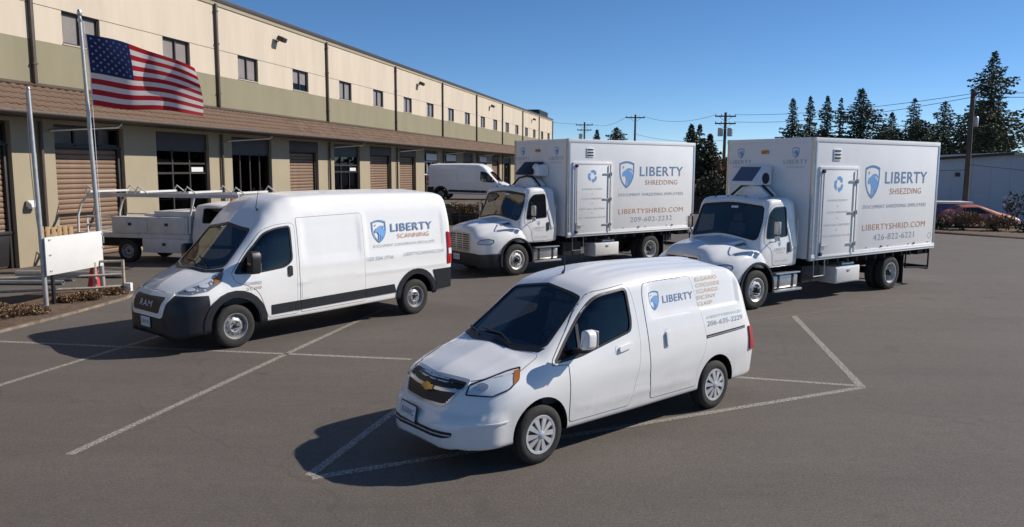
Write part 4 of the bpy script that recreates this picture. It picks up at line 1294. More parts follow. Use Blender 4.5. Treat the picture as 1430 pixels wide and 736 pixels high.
    st = obj('access_step', MB().tube([(2.78, 1.12, 0.95), (2.78, 1.12, 0.56), (3.20, 1.12, 0.56), (3.20, 1.12, 0.95)], 0.016, 6), 'alu', root)
    # --- box
    body = obj('cargo_box', MB().box(BX0, BX1, -BW, BW, BZ0 + 0.02, BZ1).mesh('cargo_box', bevel=0.012), 'white_box', root)
    for s in (1, -1):
        obj('lower_rail', MB().box(BX0 - 0.01, BX1 + 0.012, s * (BW - 0.02), s * (BW + 0.018), BZ0, BZ0 + 0.13).mesh('lower_rail', bevel=0.006), 'white_box', body)
        obj('rub_rail', MB().box(BX0, BX1, s * (BW + 0.0), s * (BW + 0.03), BZ0 + 0.045, BZ0 + 0.075).mesh('rub_rail', bevel=0.006), 'white', body)
        obj('upper_rail', MB().box(BX0 - 0.01, BX1 + 0.012, s * (BW - 0.03), s * (BW + 0.014), BZ1 - 0.09, BZ1 + 0.012).mesh('upper_rail', bevel=0.015), 'white_box', body)
        obj('corner_post', MB().prism(rounded([(BX1 - 0.10, s * (BW + 0.012)), (BX1 + 0.016, s * (BW + 0.012)), (BX1 + 0.016, s * (BW - 0.12)), (BX1 - 0.10, s * (BW - 0.12))], 0.05), 'z', BZ0 - 0.01, BZ1 + 0.016).mesh('corner_post'), 'alu', body)
        obj('corner_post', MB().box(BX0 - 0.012, BX0 + 0.06, s * (BW - 0.06), s * (BW + 0.013), BZ0 - 0.01, BZ1 + 0.014).mesh('corner_post', bevel=0.01), 'alu', body)
    obj('front_rail', MB().box(BX1 - 0.03, BX1 + 0.014, -BW + 0.1, BW - 0.1, BZ1 - 0.10, BZ1 + 0.012).mesh('front_rail', bevel=0.012), 'white_box', body)
    obj('front_panel', MB().box(BX1 - 0.01, BX1 + 0.008, -BW + 0.07, BW - 0.07, BZ0 + 0.05, BZ1 - 0.10).mesh('front_panel'), 'white_box', body)
    for x in np.linspace(BX0 + 0.3, BX1 - 0.3, 6):
        obj('rivet_row', MB().cyl((x, BW, BZ0 + 0.18), (x, BW + 0.012, BZ0 + 0.18), 0.018, n=8), 'alu', body)
    # access door
    x0, x1, z0, z1 = 1.86, 3.24, 1.06, 2.98
    d = obj('access_door', MB().box(x0, x1, BW, BW + 0.028, z0, z1).mesh('access_door', bevel=0.006), 'white_box', root)
    mb = MB()
    for a, b, c, e in ((x0 - 0.075, x1 + 0.075, z1 + 0.004, z1 + 0.07), (x0 - 0.075, x1 + 0.075, z0 - 0.05, z0 - 0.004), (x0 - 0.075, x0 - 0.004, z0 - 0.003, z1 + 0.003), (x1 + 0.004, x1 + 0.075, z0 - 0.003, z1 + 0.003)):
        mb.box(a, b, BW - 0.01, BW + 0.036, c, e)
    obj('door_frame', mb.mesh('door_frame', bevel=0.005), 'white_box', d)
    for z in (2.72, 2.0, 1.27):
        obj('hinge', MB().box(x0 - 0.06, x0 + 0.30, BW + 0.036, BW + 0.048, z - 0.022, z + 0.022).cyl((x0 - 0.02, BW + 0.05, z - 0.05), (x0 - 0.02, BW + 0.05, z + 0.05), 0.02).mesh('hinge', bevel=0.003), 'galv', d)
    obj('lock_rod', MB().cyl((x0 + 0.045, BW + 0.055, z0), (x0 + 0.045, BW + 0.055, z1), 0.014), 'galv', d)
    obj('lock_rod', MB().cyl((x1 - 0.04, BW + 0.055, z0), (x1 - 0.04, BW + 0.055, z1), 0.016), 'galv', d)
    for z in (z0 + 0.03, z1 - 0.03):
        obj('lock_keeper', MB().box(x1 - 0.08, x1 + 0.0, BW + 0.03, BW + 0.08, z - 0.04, z + 0.04).mesh('lock_keeper', bevel=0.008), 'trim', d)
    obj('lock_handle', MB().box(x1 - 0.30, x1 - 0.04, BW + 0.05, BW + 0.075, 1.26, 1.29).box(x1 - 0.12, x1 - 0.06, BW + 0.03, BW + 0.06, 1.18, 1.36).mesh('lock_handle', bevel=0.006), 'galv', d)
    fp = lambda off: (lambda a, b: (-a, BW + off, b))
    recycle(fp(0.031), d, -2.575, 2.66, 0.185)
    for s, z, w in (('MAXIMUM SECURITY', 2.27, 0.80), ('+', 2.13, 0.06), ('LOCAL SHREDDING', 2.0, 0.82), ('+', 1.86, 0.06), ('NAID AAA CERTIFIED', 1.71, 1.02), ('+', 1.59, 0.06), ('FULLY DESTROYED ON SITE', 1.46, 1.08)):
        lettering(s, fp(0.031), 'grey_faint', d, w, 0.045 if len(s) > 1 else 0.05, -2.575 - w / 2, z, 0.0)
    v = obj('vent_plate', MB().box(2.52, 2.80, BW, BW + 0.018, 3.19, 3.45).mesh('vent_plate', bevel=0.005), 'white', body)
    for z in (3.23, 3.31, 3.39):
        obj('louver', MB().box(2.55, 2.77, BW + 0.012, BW + 0.03, z, z + 0.035).mesh('louver', bevel=0.004), 'trim', v)
    # lettering on the side
    P = fp(0.0035)
    shield(P, body, -1.165, 2.695, 0.80, 0.92)
    lettering('LIBERTY', P, 'slate', body, 1.96, 0.285, -0.61, 2.655, 0.012)
    lettering(sub, P, 'orange', body, 1.47, 0.145, -0.37, 2.39, 0.0)
    lettering('DOCUMENT SHREDDING EMPLOYEES', P, 'grey_print', body, 2.88, 0.085, -1.50, 2.065, 0.0)
    lettering(web, P, 'orange', body, 2.88, 0.145, -1.48, 1.54, 0.0)
    lettering(tel, P, 'grey_print', body, 1.87, 0.15, -0.98, 1.285, 0.0)
    mb = MB().lathe([(0.07, 0.0), (0.085, 0.0)], 'y', 20, (-1.66, BW + 0.0035, 1.30))
    obj('round_decal', mb, 'grey_faint', body)
    for (x, z) in ((0.62, 1.13), (-0.9, 1.13)):
        obj('side_marker', MB().box(x - 0.03, x + 0.03, BW, BW + 0.02, z - 0.02, z + 0.02).mesh('side_marker', bevel=0.006), 'trim', body)
    # front wall of the box
    Q = lambda a, b: (BX1 + 0.0115, a, b)
    for y in (-0.80, 0.72):
        shield(Q, body, y, 3.36, 0.24, 0.9, star=False)
        lettering('LIBERTY', Q, 'grey_print', body, 0.62, 0.095, y - 0.31, 3.11, 0.0)
        lettering('SHREDDING', Q, 'grey_faint', body, 0.46, 0.045, y - 0.23, 3.02, 0.0)
    obj('clearance_light', MB().prism(rounded([(-0.20, 3.34), (0.0, 3.34), (0.0, 3.43), (-0.20, 3.43)], 0.04), 'x', BX1, BX1 + 0.04).mesh('clearance_light', bevel=0.01), 'amber', body)
    # unit above the cab
    if unit == 'panel':
        u = obj('roof_camera_unit', MB().prism([(4.08, 2.62), (4.10, 2.68), (3.72, 3.06), (3.55, 3.06), (3.55, 2.62)], 'y', -0.62, 0.16).mesh('roof_camera_unit', bevel=0.02), 'white_box', root)
        ux = Vector((0.38, 0, -0.38)).normalized()
        obj('dark_panel', MB().add([(4.07, -0.56, 2.725), (4.07, 0.0, 2.725), (3.755, 0.0, 3.04), (3.755, -0.56, 3.04), (4.06, -0.56, 2.70), (4.06, 0.0, 2.70), (3.745, 0.0, 3.03), (3.745, -0.56, 3.03)], [(0, 1, 2, 3), (0, 4, 5, 1), (1, 5, 6, 2), (2, 6, 7, 3), (3, 7, 4, 0)]), MAT['slate_panel'], u)
        obj('round_lens', MB().lathe([(0.0, 0.165), (0.10, 0.163), (0.125, 0.16), (0.13, 0.15)], 'y', 20, (3.78, 0.012, 2.78)), 'trim', u)
    else:
        u = obj('roof_camera_unit', MB().prism([(4.06, 2.72), (3.98, 2.68), (3.60, 2.76), (3.50, 2.90), (3.50, 3.06), (3.70, 3.06)], 'y', -0.46, 0.18).mesh('roof_camera_unit', bevel=0.03), 'black', root)
        obj('round_lens', MB().lathe([(0.0, 0.20), (0.09, 0.198), (0.12, 0.185), (0.13, 0.15)], 'y', 20, (3.76, 0.0, 2.88)), 'white_box', u)
        obj('side_pod', MB().prism(rounded([(3.50, 2.66), (3.90, 2.66), (3.84, 2.96), (3.50, 3.0)], 0.06), 'y', 0.185, 0.40).mesh('side_pod', bevel=0.03), 'white_box', u)
    obj('unit_bracket', MB().tube([(4.0, -0.62, 2.38), (3.98, -0.34, 2.60), (3.9, -0.1, 2.655), (3.85, 0.12, 2.64), (3.82, 0.42, 2.38)], 0.028, 8), 'black', u)
    dome = MB().prism([(-0.56, 2.37), (-0.32, 2.585), (-0.1, 2.62), (0.12, 2.60), (0.36, 2.37)], 'x', 3.56, 3.92)
    obj('unit_base', dome.mesh('unit_base', bevel=0.03), 'white_box', u)
    # rear
    for s in (1, -1):
        obj('mud_flap', MB().box(-0.60, -0.58, s * 0.88 - 0.28, s * 0.88 + 0.28, 0.12, 0.86).mesh('mud_flap'), 'black', root)
    obj('underride_guard', MB().tube([(-0.75, 1.12, 0.92), (-0.75, 1.12, 0.50), (-1.88, 1.12, 0.42), (-1.88, 1.12, 0.94)], 0.022, 6).tube([(-0.75, -1.12, 0.92), (-0.75, -1.12, 0.50), (-1.88, -1.12, 0.42), (-1.88, -1.12, 0.94)], 0.022, 6).box(-1.92, -1.84, -1.12, 1.12, 0.38, 0.48), 'frame', root)
    obj('rear_step', MB().box(-1.90, -1.30, 0.30, 1.10, 0.80, 0.93).mesh('rear_step', bevel=0.01), 'frame', root)
    for s in (1, -1):
        add_wheel(root, WB, s * 1.0, 0.425, 0.24, 0.25, 'truck_front')
        add_wheel(root, 0, s * 1.06, 0.42, 0.22, 0.25, 'truck_rear')
        add_wheel(root, 0, s * 0.80, 0.42, 0.22, 0.25, 'truck_rear')
    return root

MAT['slate_panel'] = M('slate_panel', (0.10, 0.12, 0.17), 0.35)
box_truck((8.83, 20.38, 0), R_(215.063), 1.0, 'white box truck on the right with grey tilted panel above its cab', 'SHSEZDING', 'LIBERTYSHRID.COM', '426-822-6221', 'panel')
box_truck((3.70, 25.90, 0), R_(217.674), 1.04, 'white box truck behind the tall van with black shroud above its cab', 'SHREDDING', 'LIBERTYSHRED.COM', '209-602-2232', 'hood')

# ------------------------------------------------------------------ ground
MAT['ground'] = M('dry_ground', (0.14, 0.115, 0.075), 0.95, var=0.35, vs=0.15)
MAT['mulch'] = M('mulch', (0.115, 0.075, 0.048), 0.95, var=0.5, vs=9, bump=0.9, bs=25)
MAT['concrete'] = M('kerb_concrete', (0.19, 0.15, 0.115), 0.9, var=0.5, vs=5, bump=0.2, bs=60)
MAT['cream'] = M('cream_stucco', (0.555, 0.475, 0.375), 0.9, var=0.09, vs=0.9, bump=0.15, bs=70, stretch=(1, 1, 0.16))
MAT['tan'] = M('tan_stucco', (0.335, 0.283, 0.195), 0.9, var=0.07, vs=0.6, bump=0.15, bs=70)
MAT['olive'] = M('olive_stucco', (0.245, 0.217, 0.142), 0.9, var=0.09, vs=0.8, bump=0.15, bs=70, stretch=(1, 1, 0.2))
MAT['bronze'] = M('dark_bronze_metal', (0.035, 0.027, 0.022), 0.5, var=0.2, vs=6)
MAT['pipe'] = M('brown_downspout', (0.085, 0.062, 0.047), 0.55, var=0.2, vs=6)
MAT['rolldoor'] = M('brown_rolling_door', (0.20, 0.125, 0.078), 0.6, var=0.14, vs=2.0)
MAT['tile'] = M('brown_roof_tile', (0.150, 0.095, 0.062), 0.85, var=0.35, vs=2.5, bump=0.3, bs=40)
MAT['blind'] = M('window_blind', (0.46, 0.41, 0.37), 0.9, var=0.12, vs=2)
MAT['glass_b'] = glass('building_glass', (0.72, 0.72, 0.73), 1.22)
MAT['glass_d'] = glass('dark_building_glass', (0.16, 0.17, 0.20), 1.42)
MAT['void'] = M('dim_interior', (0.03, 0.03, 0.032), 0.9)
MAT['signw'] = M('white_sign', (0.66, 0.66, 0.65), 0.55, var=0.05, vs=2)

def sheet(name, poly, z, mat, thick=0.3):
    return struct(obj(name, MB().prism(poly, 'z', z - thick, z).mesh(name, flat=True), mat))

sheet('ground', [(-900, -300), (900, -300), (900, 1600), (-900, 1600)], -0.03, 'ground', 1.0)
sheet('parking_lot', [(-30, -25), (28, -25), (26, 28), (24.5, 31.5), (19.5, 37.5), (16, 47), (15, 62), (-22, 62), (-22, 30)], 0.0, 'asphalt', 0.02)

def stripe(a, b, w=0.1, mat='line'):
    a = Vector((*a, 0)); b = Vector((*b, 0))
    d = (b - a).normalized(); n = Vector((-d.y, d.x, 0)) * w / 2
    r = random.Random(a.x * 7)
    k = max(2, int((b - a).length / 0.25))
    V = []
    for i in range(k + 1):
        p = a.lerp(b, i / k)
        j = 1 + r.uniform(-0.08, 0.08)
        V += [p + n * j, p - n * j]
    me = flat_mesh([(v.x, v.y, 0.004) for v in V], [(2 * i, 2 * i + 1, 2 * i + 3, 2 * i + 2) for i in range(k)], 'painted_line')
    return struct(obj('painted_line', me, mat))

stripe((-12.5, 13.72), (-1.57, 11.98))
stripe((-4.61, 7.84), (-2.75, 16.3))
stripe((-7.9, 6.7), (-5.9, 15.2))
stripe((-1.97, 7.30), (-1.05, 10.85))
stripe((-1.93, 7.25), (4.86, 10.50))
stripe((1.6, 11.45), (4.80, 10.58))
stripe((5.79, 15.8), (4.84, 10.50), 0.11)
stripe((4.6, 15.0), (5.8, 15.83), 0.08, 'line_faint')
stripe((5.8, 15.85), (9.0, 17.6), 0.08, 'line_faint')

# planting bed at the flagpoles and the bed along the far edge of the lot
def bed(name, poly, z, kerb_pts):
    b = sheet(name, poly, z, 'mulch', 0.2)
    for i in range(len(kerb_pts) - 1):
        a = Vector((*kerb_pts[i], 0)); c = Vector((*kerb_pts[i + 1], 0))
        d = (c - a); L = d.length; d.normalize()
        mb = MB().box(0.004, L - 0.004, -0.075, 0.075, -0.05, 0.045)
        obj('kerb', mb.mesh('kerb', bevel=0.02), 'concrete', b, (a.x, a.y, 0), (0, 0, math.atan2(d.y, d.x)))
    return b
kp = [(-14.0, 7.0), (-11.2, 9.0), (-9.85, 11.4), (-9.30, 13.75), (-8.98, 15.8), (-8.82, 17.5), (-8.95, 18.35), (-9.5, 18.75)]
bed('planting_bed', kp + [(-10.8, 18.7), (-12.2, 16.0), (-16.0, 13.0)], 0.05, kp)
kp = [(27.5, 26.0), (25.2, 31.2), (22.35, 34.2), (20.5, 37.2), (18.0, 42.5), (16.2, 50.0)]
bed('edge_bed', kp + [(22, 60), (40, 50), (45, 26)], 0.06, kp)

# terrace where the far van stands
def _f(t, n):
    a = 0.22333508
    return (-19.72165 + math.sin(a) * t + math.cos(a) * n, math.cos(a) * t - math.sin(a) * n)
tp = [_f(45.5, 0.35), _f(45.0, 13.5), _f(80, 13.5), _f(80, 0.35)]
sheet('terrace', tp, 0.93, 'asphalt', 0.9)
a, b = Vector(_f(45.42, 0.35)), Vector(_f(44.92, 13.6))
d = (b - a)
rw = thing('retaining_wall', 'tan concrete retaining wall below the far parked van', 'wall', (a.x, a.y, 0), math.atan2(d.y, d.x))
obj('wall', MB().box(0, d.length, -0.16, 0.05, 0, 0.98).mesh('wall', bevel=0.01), 'concrete', rw)
obj('coping', MB().box(-0.02, d.length + 0.02, -0.2, 0.09, 0.982, 1.06).mesh('coping', bevel=0.015), 'concrete', rw)

# ------------------------------------------------------------------ warehouse
FO = (-19.72165, 0, 0)
WH = thing('warehouse', 'long two storey cream and olive warehouse with a brown tiled awning', 'building', FO, math.pi / 2 - 0.22333508)
T0, T1 = 6.0, 114.4

def wall_grid(name, t0, t1, z0, z1, holes, mat, y=0.0, depth=0.3, parent=WH):
    ts = sorted({t0, t1} | {h[0] for h in holes} | {h[1] for h in holes})
    zs = sorted({z0, z1} | {min(max(h[2], z0), z1) for h in holes} | {min(max(h[3], z0), z1) for h in holes})
    mb = MB()
    for i in range(len(ts) - 1):
        for j in range(len(zs) - 1):
            c = ((ts[i] + ts[i + 1]) / 2, (zs[j] + zs[j + 1]) / 2)
            if any(h[0] < c[0] < h[1] and h[2] < c[1] < h[3] for h in holes):
                continue
            mb.add([(ts[i], y, zs[j]), (ts[i + 1], y, zs[j]), (ts[i + 1], y, zs[j + 1]), (ts[i], y, zs[j + 1])], [(0, 1, 2, 3)])
    for a, b, c, d in holes:
        c2, d2 = max(c, z0), min(d, z1)
        mb.add([(a, y, c2), (a, y, d2), (a, y + depth, d2), (a, y + depth, c2)], [(3, 2, 1, 0)])
        mb.add([(b, y, c2), (b, y, d2), (b, y + depth, d2), (b, y + depth, c2)], [(0, 1, 2, 3)])
        if d <= z1:
            mb.add([(a, y, d2), (b, y, d2), (b, y + depth, d2), (a, y + depth, d2)], [(0, 1, 2, 3)])
        if c > z0:
            mb.add([(a, y, c2), (b, y, c2), (b, y + depth, c2), (a, y + depth, c2)], [(3, 2, 1, 0)])
    me = bpy.data.meshes.new(name)
    me.from_pydata(mb.v, [], mb.f)
    return obj(name, me, mat, parent)

OPEN = [(7.0, 10.1, 'roll'), (12.2, 15.4, 'roll'), (16.0, 18.6, 'shop'), (20.3, 23.45, 'transom'), (25.05, 28.1, 'transom'), (29.8, 33.05, 'shop'), (34.7, 37.96, 'glass'), (39.65, 42.7, 'roll'),
        (44.6, 48.05, 'shop'), (49.57, 53.1, 'roll'), (54.57, 57.84, 'roll'), (59.7, 62.75, 'sign'), (64.6, 67.8, 'sign'), (69.85, 73.0, 'glass'),
        (74.8, 77.9, 'sign'), (79.9, 83.1, 'roll'), (85.0, 88.2, 'glass'), (90.0, 93.2, 'roll'), (95.2, 98.3, 'glass'), (100.2, 103.4, 'roll'), (105.3, 108.4, 'glass')]
ZTOP = 4.30
wall_grid('lower_wall', T0, T1, 0.0, 5.40, [(a, b, -1, ZTOP) for a, b, k in OPEN], 'tan')
wall_grid('painted_band', T0, T1, 5.40, 6.74, [], 'olive', y=-0.004)
PIPES = [24.4] + [33.8 + 10.06 * k for k in range(9)]
WINS = []
for p in [13.9] + [24.0] + [33.75 + 10.05 * k for k in range(8)]:
    for o in (1.65, 6.45):
        if 7 < p + o < 112:
            WINS.append(p + o)
wh_holes = [(w, w + 1.62, 6.80, 7.79) for w in WINS]
wall_grid('upper_wall', T0, T1, 6.74, 7.79, wh_holes, 'cream', depth=0.16)
wall_grid('upper_wall', T0, T1, 7.81, 9.75, [], 'cream')
obj('panel_joint', MB().box(T0, T1, 0.012, 0.03, 7.78, 7.82), 'bronze', WH)
obj('roof', MB().box(T0, T1, 0.05, 32, 9.45, 9.60), 'bronze', WH)
obj('end_wall', MB().box(T0 - 0.2, T0, 0, 32, 0, 9.75), 'cream', WH)
obj('end_wall', MB().box(T1, T1 + 0.2, 0, 32, 0, 9.75), 'cream', WH)
obj('back_wall', MB().box(T0, T1, 32, 32.2, 0, 9.75), 'cream', WH)
obj('parapet_backing', MB().box(T0, T1, 0.10, 0.30, 9.0, 9.74), 'cream', WH)
obj('coping', MB().box(T0 - 0.25, T1 + 0.25, -0.07, 0.34, 9.70, 9.90).mesh('coping', bevel=0.02), 'bronze', WH)
obj('coping_drip', MB().box(T0 - 0.25, T1 + 0.25, -0.045, -0.004, 9.56, 9.70), 'tan', WH)
for p in PIPES:
    d = obj('downspout', MB().box(p - 0.055, p + 0.055, -0.13, -0.02, 5.2, 9.62).mesh('downspout', bevel=0.02), 'pipe', WH)
    for z in (6.0, 8.0, 9.3):
        obj('pipe_strap', MB().box(p - 0.085, p + 0.085, -0.145, -0.006, z, z + 0.05).mesh('pipe_strap'), 'pipe', d)
    d2 = obj('downspout', MB().tube([(p + 0.05, -0.09, 0.02), (p + 0.05, -0.09, 4.1), (p + 0.05, -0.10, 4.34)], 0.06, 8), 'pipe', WH)
    obj('drain_elbow', MB().tube([(p + 2.2, -1.18, 4.36), (p + 2.1, -1.1, 4.25), (p + 0.35, -0.14, 4.08)], 0.045, 6), 'alu', d2)
    obj('panel_joint', MB().box(p + 0.16, p + 0.185, -0.002, 0.006, 0.0, 9.6), 'bronze', WH)
for t in (38.7, 58.4, 79.0, 99.8, 18.6):
    l = obj('flood_light', MB().prism([(-0.10, 8.93), (-0.42, 8.80), (-0.50, 8.98), (-0.22, 9.12)], 'x', t - 0.20, t + 0.20).mesh('flood_light', bevel=0.02), 'bronze', WH)
    obj('lamp_arm', MB().tube([(t, 0, 8.85), (t, -0.12, 8.88), (t, -0.22, 9.0)], 0.03, 6), 'bronze', l)
    obj('lamp_lens', MB().add([(t - 0.17, -0.13, 8.925), (t + 0.17, -0.13, 8.925), (t + 0.17, -0.40, 8.795), (t - 0.17, -0.40, 8.795)], [(0, 1, 2, 3)]), 'plate', l)

# windows of the upper floor
def upper_window(w):
    f = MB()
    a, b, z0, z1 = w + 0.004, w + 1.616, 6.804, 7.786
    for x0, x1, c, d in ((a, b, z0, z0 + 0.05), (a, b, z1 - 0.05, z1), (a, a + 0.05, z0 + 0.05, z1 - 0.05), (b - 0.05, b, z0 + 0.05, z1 - 0.05), (w + 0.78, w + 0.84, z0 + 0.05, z1 - 0.05)):
        f.box(x0, x1, 0.07, 0.13, c, d)
    o = obj('window', f, 'bronze', WH)
    for x0, x1 in ((a + 0.05, w + 0.78), (w + 0.84, b - 0.05)):
        obj('pane', MB().add([(x0, 0.10, z0 + 0.05), (x1, 0.10, z0 + 0.05), (x1, 0.10, z1 - 0.05), (x0, 0.10, z1 - 0.05)], [(0, 1, 2, 3)]), 'glass_b', o)
    rr = random.Random(w)
    drop = z0 if rr.random() < 0.75 else z0 + 0.35
    obj('blind', MB().box(a + 0.03, b - 0.03, 0.145, 0.15, drop, z1), 'blind', o)
    obj('sill', MB().box(w - 0.02, w + 1.64, -0.03, 0.06, 6.765, 6.797).mesh('sill'), 'cream', o)
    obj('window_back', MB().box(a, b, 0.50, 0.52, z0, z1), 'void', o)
for w in WINS:
    upper_window(w)

# ground floor doors and shop fronts
def pane(x0, x1, z0, z1, y, par, mat='glass_d'):
    return obj('pane', MB().add([(x0, y, z0), (x1, y, z0), (x1, y, z1), (x0, y, z1)], [(0, 1, 2, 3)]), mat, par)

def grid_frame(name, xs, zs, y, w=0.06, d=0.10, mat='bronze'):
    f = MB()
    for x in xs:
        f.box(x - w / 2, x + w / 2, y - d / 2, y + d / 2, zs[0], zs[-1])
    for z in zs:
        for i in range(len(xs) - 1):
            f.box(xs[i] + w / 2, xs[i + 1] - w / 2, y - d / 2 + 0.004, y + d / 2 - 0.004, z - w / 2, z + w / 2)
    return obj(name, f, mat, WH)

SLATS = {}
def slat_mesh(L):
    k = round(L, 2)
    if k not in SLATS:
        prof = [(0.0, 0.0), (-0.018, 0.012), (-0.028, 0.05), (-0.028, 0.10), (-0.018, 0.138), (0.0, 0.15)]
        mb = MB()
        V = [(0, y, z) for y, z in prof] + [(L, y, z) for y, z in prof]
        n = len(prof)
        mb.add(V, [(i, i + 1, n + i + 1, n + i) for i in range(n - 1)])
        SLATS[k] = mb.mesh('slat', angle=50)
        SLATS[k].materials.append(MAT['rolldoor'])
    return SLATS[k]

def roll_door(a, b, ztop, far):
    y = 0.26
    d = obj('rolling_door', MB().box(a + 0.14, b - 0.14, y + 0.03, y + 0.06, 0, ztop), 'bronze', WH)
    n = int(ztop / 0.16)
    if far:
        mb = MB()
        me = slat_mesh(b - a - 0.3)
        vs = [tuple(v.co) for v in me.vertices]; fs = [tuple(p.vertices) for p in me.polygons]
        for k in range(n):
            mb.add([(v[0] + a + 0.15, v[1] + y, v[2] + 0.03 + k * 0.16) for v in vs], fs)
        o = obj('slat', mb, 'rolldoor', d)
        o['kind'] = 'stuff'
    else:
        for k in range(n):
            obj('slat', slat_mesh(b - a - 0.3), None, d, (a + 0.15, y, 0.03 + k * 0.16))
    for x in (a + 0.002, b - 0.142):
        obj('door_track', MB().box(x, x + 0.14, y - 0.12, y + 0.02, 0, ztop).mesh('door_track', bevel=0.008), 'bronze', d)
    return d

for a, b, kind in OPEN:
    far = a > 58
    if kind in ('roll', 'transom'):
        zt = 3.62 if kind == 'transom' else 3.75
        d = roll_door(a, b, zt, far)
        if kind == 'transom':
            xs = [a + 0.04, a + (b - a) / 3, a + 2 * (b - a) / 3, b - 0.04]
            f = grid_frame('transom_window', xs, [3.68, ZTOP - 0.04], 0.22, 0.09)
            for i in range(3):
                pane(xs[i] + 0.045, xs[i + 1] - 0.045, 3.725, ZTOP - 0.085, 0.22, f, 'glass_b')
            obj('lintel', MB().box(a, b, 0.10, 0.30, 3.585, 3.63), 'bronze', f)
            obj('window_back', MB().box(a, b, 0.6, 0.62, 3.6, 4.3), 'blind', f)
        else:
            obj('door_hood', MB().box(a + 0.003, b - 0.003, 0.02, 0.28, zt, ZTOP - 0.002).mesh('door_hood', bevel=0.02), 'bronze', d)
    else:
        n = 4 if kind == 'glass' else 3
        xs = [a + 0.035 + (b - a - 0.07) * i / n for i in range(n + 1)]
        if kind == 'shop':
            zs = [0.04, 2.75, 3.12, 3.62]
        elif kind == 'sign':
            zs = [0.04, 2.5, 3.45]
        else:
            zs = [0.04, 3.55]
        f = grid_frame('shop_front', xs, zs, 0.2, 0.07, 0.1, 'signw' if kind == 'sign' and a < 60 else 'bronze')
        for i in range(n):
            for j in range(len(zs) - 1):
                pane(xs[i] + 0.035, xs[i + 1] - 0.035, zs[j] + 0.035, zs[j + 1] - 0.035, 0.2, f)
        obj('header_panel', MB().box(a + 0.003, b - 0.003, 0.12, 0.27, zs[-1] + 0.035, ZTOP - 0.002), 'bronze', f)
        obj('interior_wall', MB().box(a - 0.5, b + 0.5, 2.4, 2.45, 0, ZTOP), 'void', f)
        if kind == 'shop':
            obj('door_sign', MB().box(xs[2] + 0.15, xs[3] - 0.15, 0.185, 0.193, 2.80, 2.98), 'signw', f)
            obj('door_handle', MB().tube([(xs[2] + 0.12, 0.14, 0.9), (xs[2] + 0.12, 0.10, 0.95), (xs[2] + 0.12, 0.10, 1.35), (xs[2] + 0.12, 0.14, 1.4)], 0.015, 6), 'alu', f)
        if kind == 'sign':
            obj('sign_board', MB().box(a + 0.3, b - 0.3, -0.06, -0.02, 3.55, 4.05).mesh('sign_board', bevel=0.01), 'signw', f)

# tiled awning
EY, EZ, TZ = -1.27, 4.55, 5.42
aw = obj('awning', MB().prism([(0.0, 4.42), (EY + 0.02, 4.42), (EY + 0.02, EZ - 0.02), (0.0, TZ - 0.06)], 'x', T0, 112.0), 'bronze', WH)
obj('fascia', MB().box(T0 - 0.05, 112.05, EY - 0.03, EY + 0.018, 4.40, EZ + 0.01).mesh('fascia', bevel=0.008), 'pipe', aw)
obj('gutter', MB().prism(rounded([(EY - 0.034, 4.54), (EY - 0.14, 4.54), (EY - 0.15, 4.46), (EY - 0.10, 4.42), (EY - 0.034, 4.42)], 0.03), 'x', T0 - 0.05, 112.05).mesh('gutter'), 'pipe', aw)
sl = Vector((0, EY, EZ - TZ)); SLn = sl.length; sl.normalize()
up = Vector((0, sl.z, -sl.y)) * (1 if -sl.y > 0 else -1)
TW, TL = 0.305, SLn / 5 + 0.05
def tile_geo():
    m = 7
    V = []
    for v, lift in ((0.0, 0.012), (TL, 0.045)):
        for i in range(m):
            u = i / (m - 1)
            h = lift + 0.042 * (0.5 - 0.5 * math.cos(2 * math.pi * min(1, u * 1.0)))
            p = sl * v + up * h
            V.append((u * TW, p.y, p.z))
    for i in range(m):
        u = i / (m - 1)
        h = 0.045 + 0.042 * (0.5 - 0.5 * math.cos(2 * math.pi * u)) - 0.03
        p = sl * TL + up * h
        V.append((u * TW, p.y, p.z))
    Fc = [(i, m + i, m + i + 1, i + 1) for i in range(m - 1)] + [(m + i, 2 * m + i, 2 * m + i + 1, m + i + 1) for i in range(m - 1)]
    return V, Fc
tv, tf = tile_geo()
tile_me = bpy.data.meshes.new('roof_tile'); tile_me.from_pydata(tv, [], tf); smooth(tile_me, 50); tile_me.materials.append(MAT['tile'])
rt = random.Random(3)
rest = MB()
ncol = int((112 - T0) / TW)
for c in range(ncol):
    t = T0 + c * TW
    for r in range(5):
        q = sl * (SLn / 5 * r)
        jit = rt.uniform(-0.006, 0.006)
        if 22.0 < t < 38.0:
            o = obj('roof_tile', tile_me, None, aw, (t, q.y, TZ - 0.04 + q.z + jit), (rt.uniform(-0.012, 0.012), rt.uniform(-0.01, 0.01), 0))
        else:
            rest.add([(v[0] + t, v[1] + q.y, v[2] + TZ - 0.04 + q.z + jit) for v in tv], tf)
o = obj('roof_tile', rest.mesh('roof_tiles', angle=50), 'tile', aw)
o['kind'] = 'stuff'
obj('roof_flashing', MB().prism([(0, TZ + 0.06), (-0.16, TZ - 0.03), (-0.15, TZ - 0.06), (0, TZ + 0.0)], 'x', T0, 112), 'pipe', aw)

# rooftop louvred unit at the far end
ru = thing('rooftop_unit', 'dark louvred rooftop unit at the far end of the warehouse roof', 'rooftop unit', (FO[0], FO[1], 0), math.pi / 2 - 0.22333508)
obj('casing', MB().box(107.6, 113.9, 0.6, 4.0, 9.60, 10.75).mesh('casing', bevel=0.03), 'bronze', ru)
for k in range(6):
    obj('louver', MB().box(107.7, 113.8, 0.54, 0.62, 9.85 + k * 0.15, 9.93 + k * 0.15), 'black', ru)
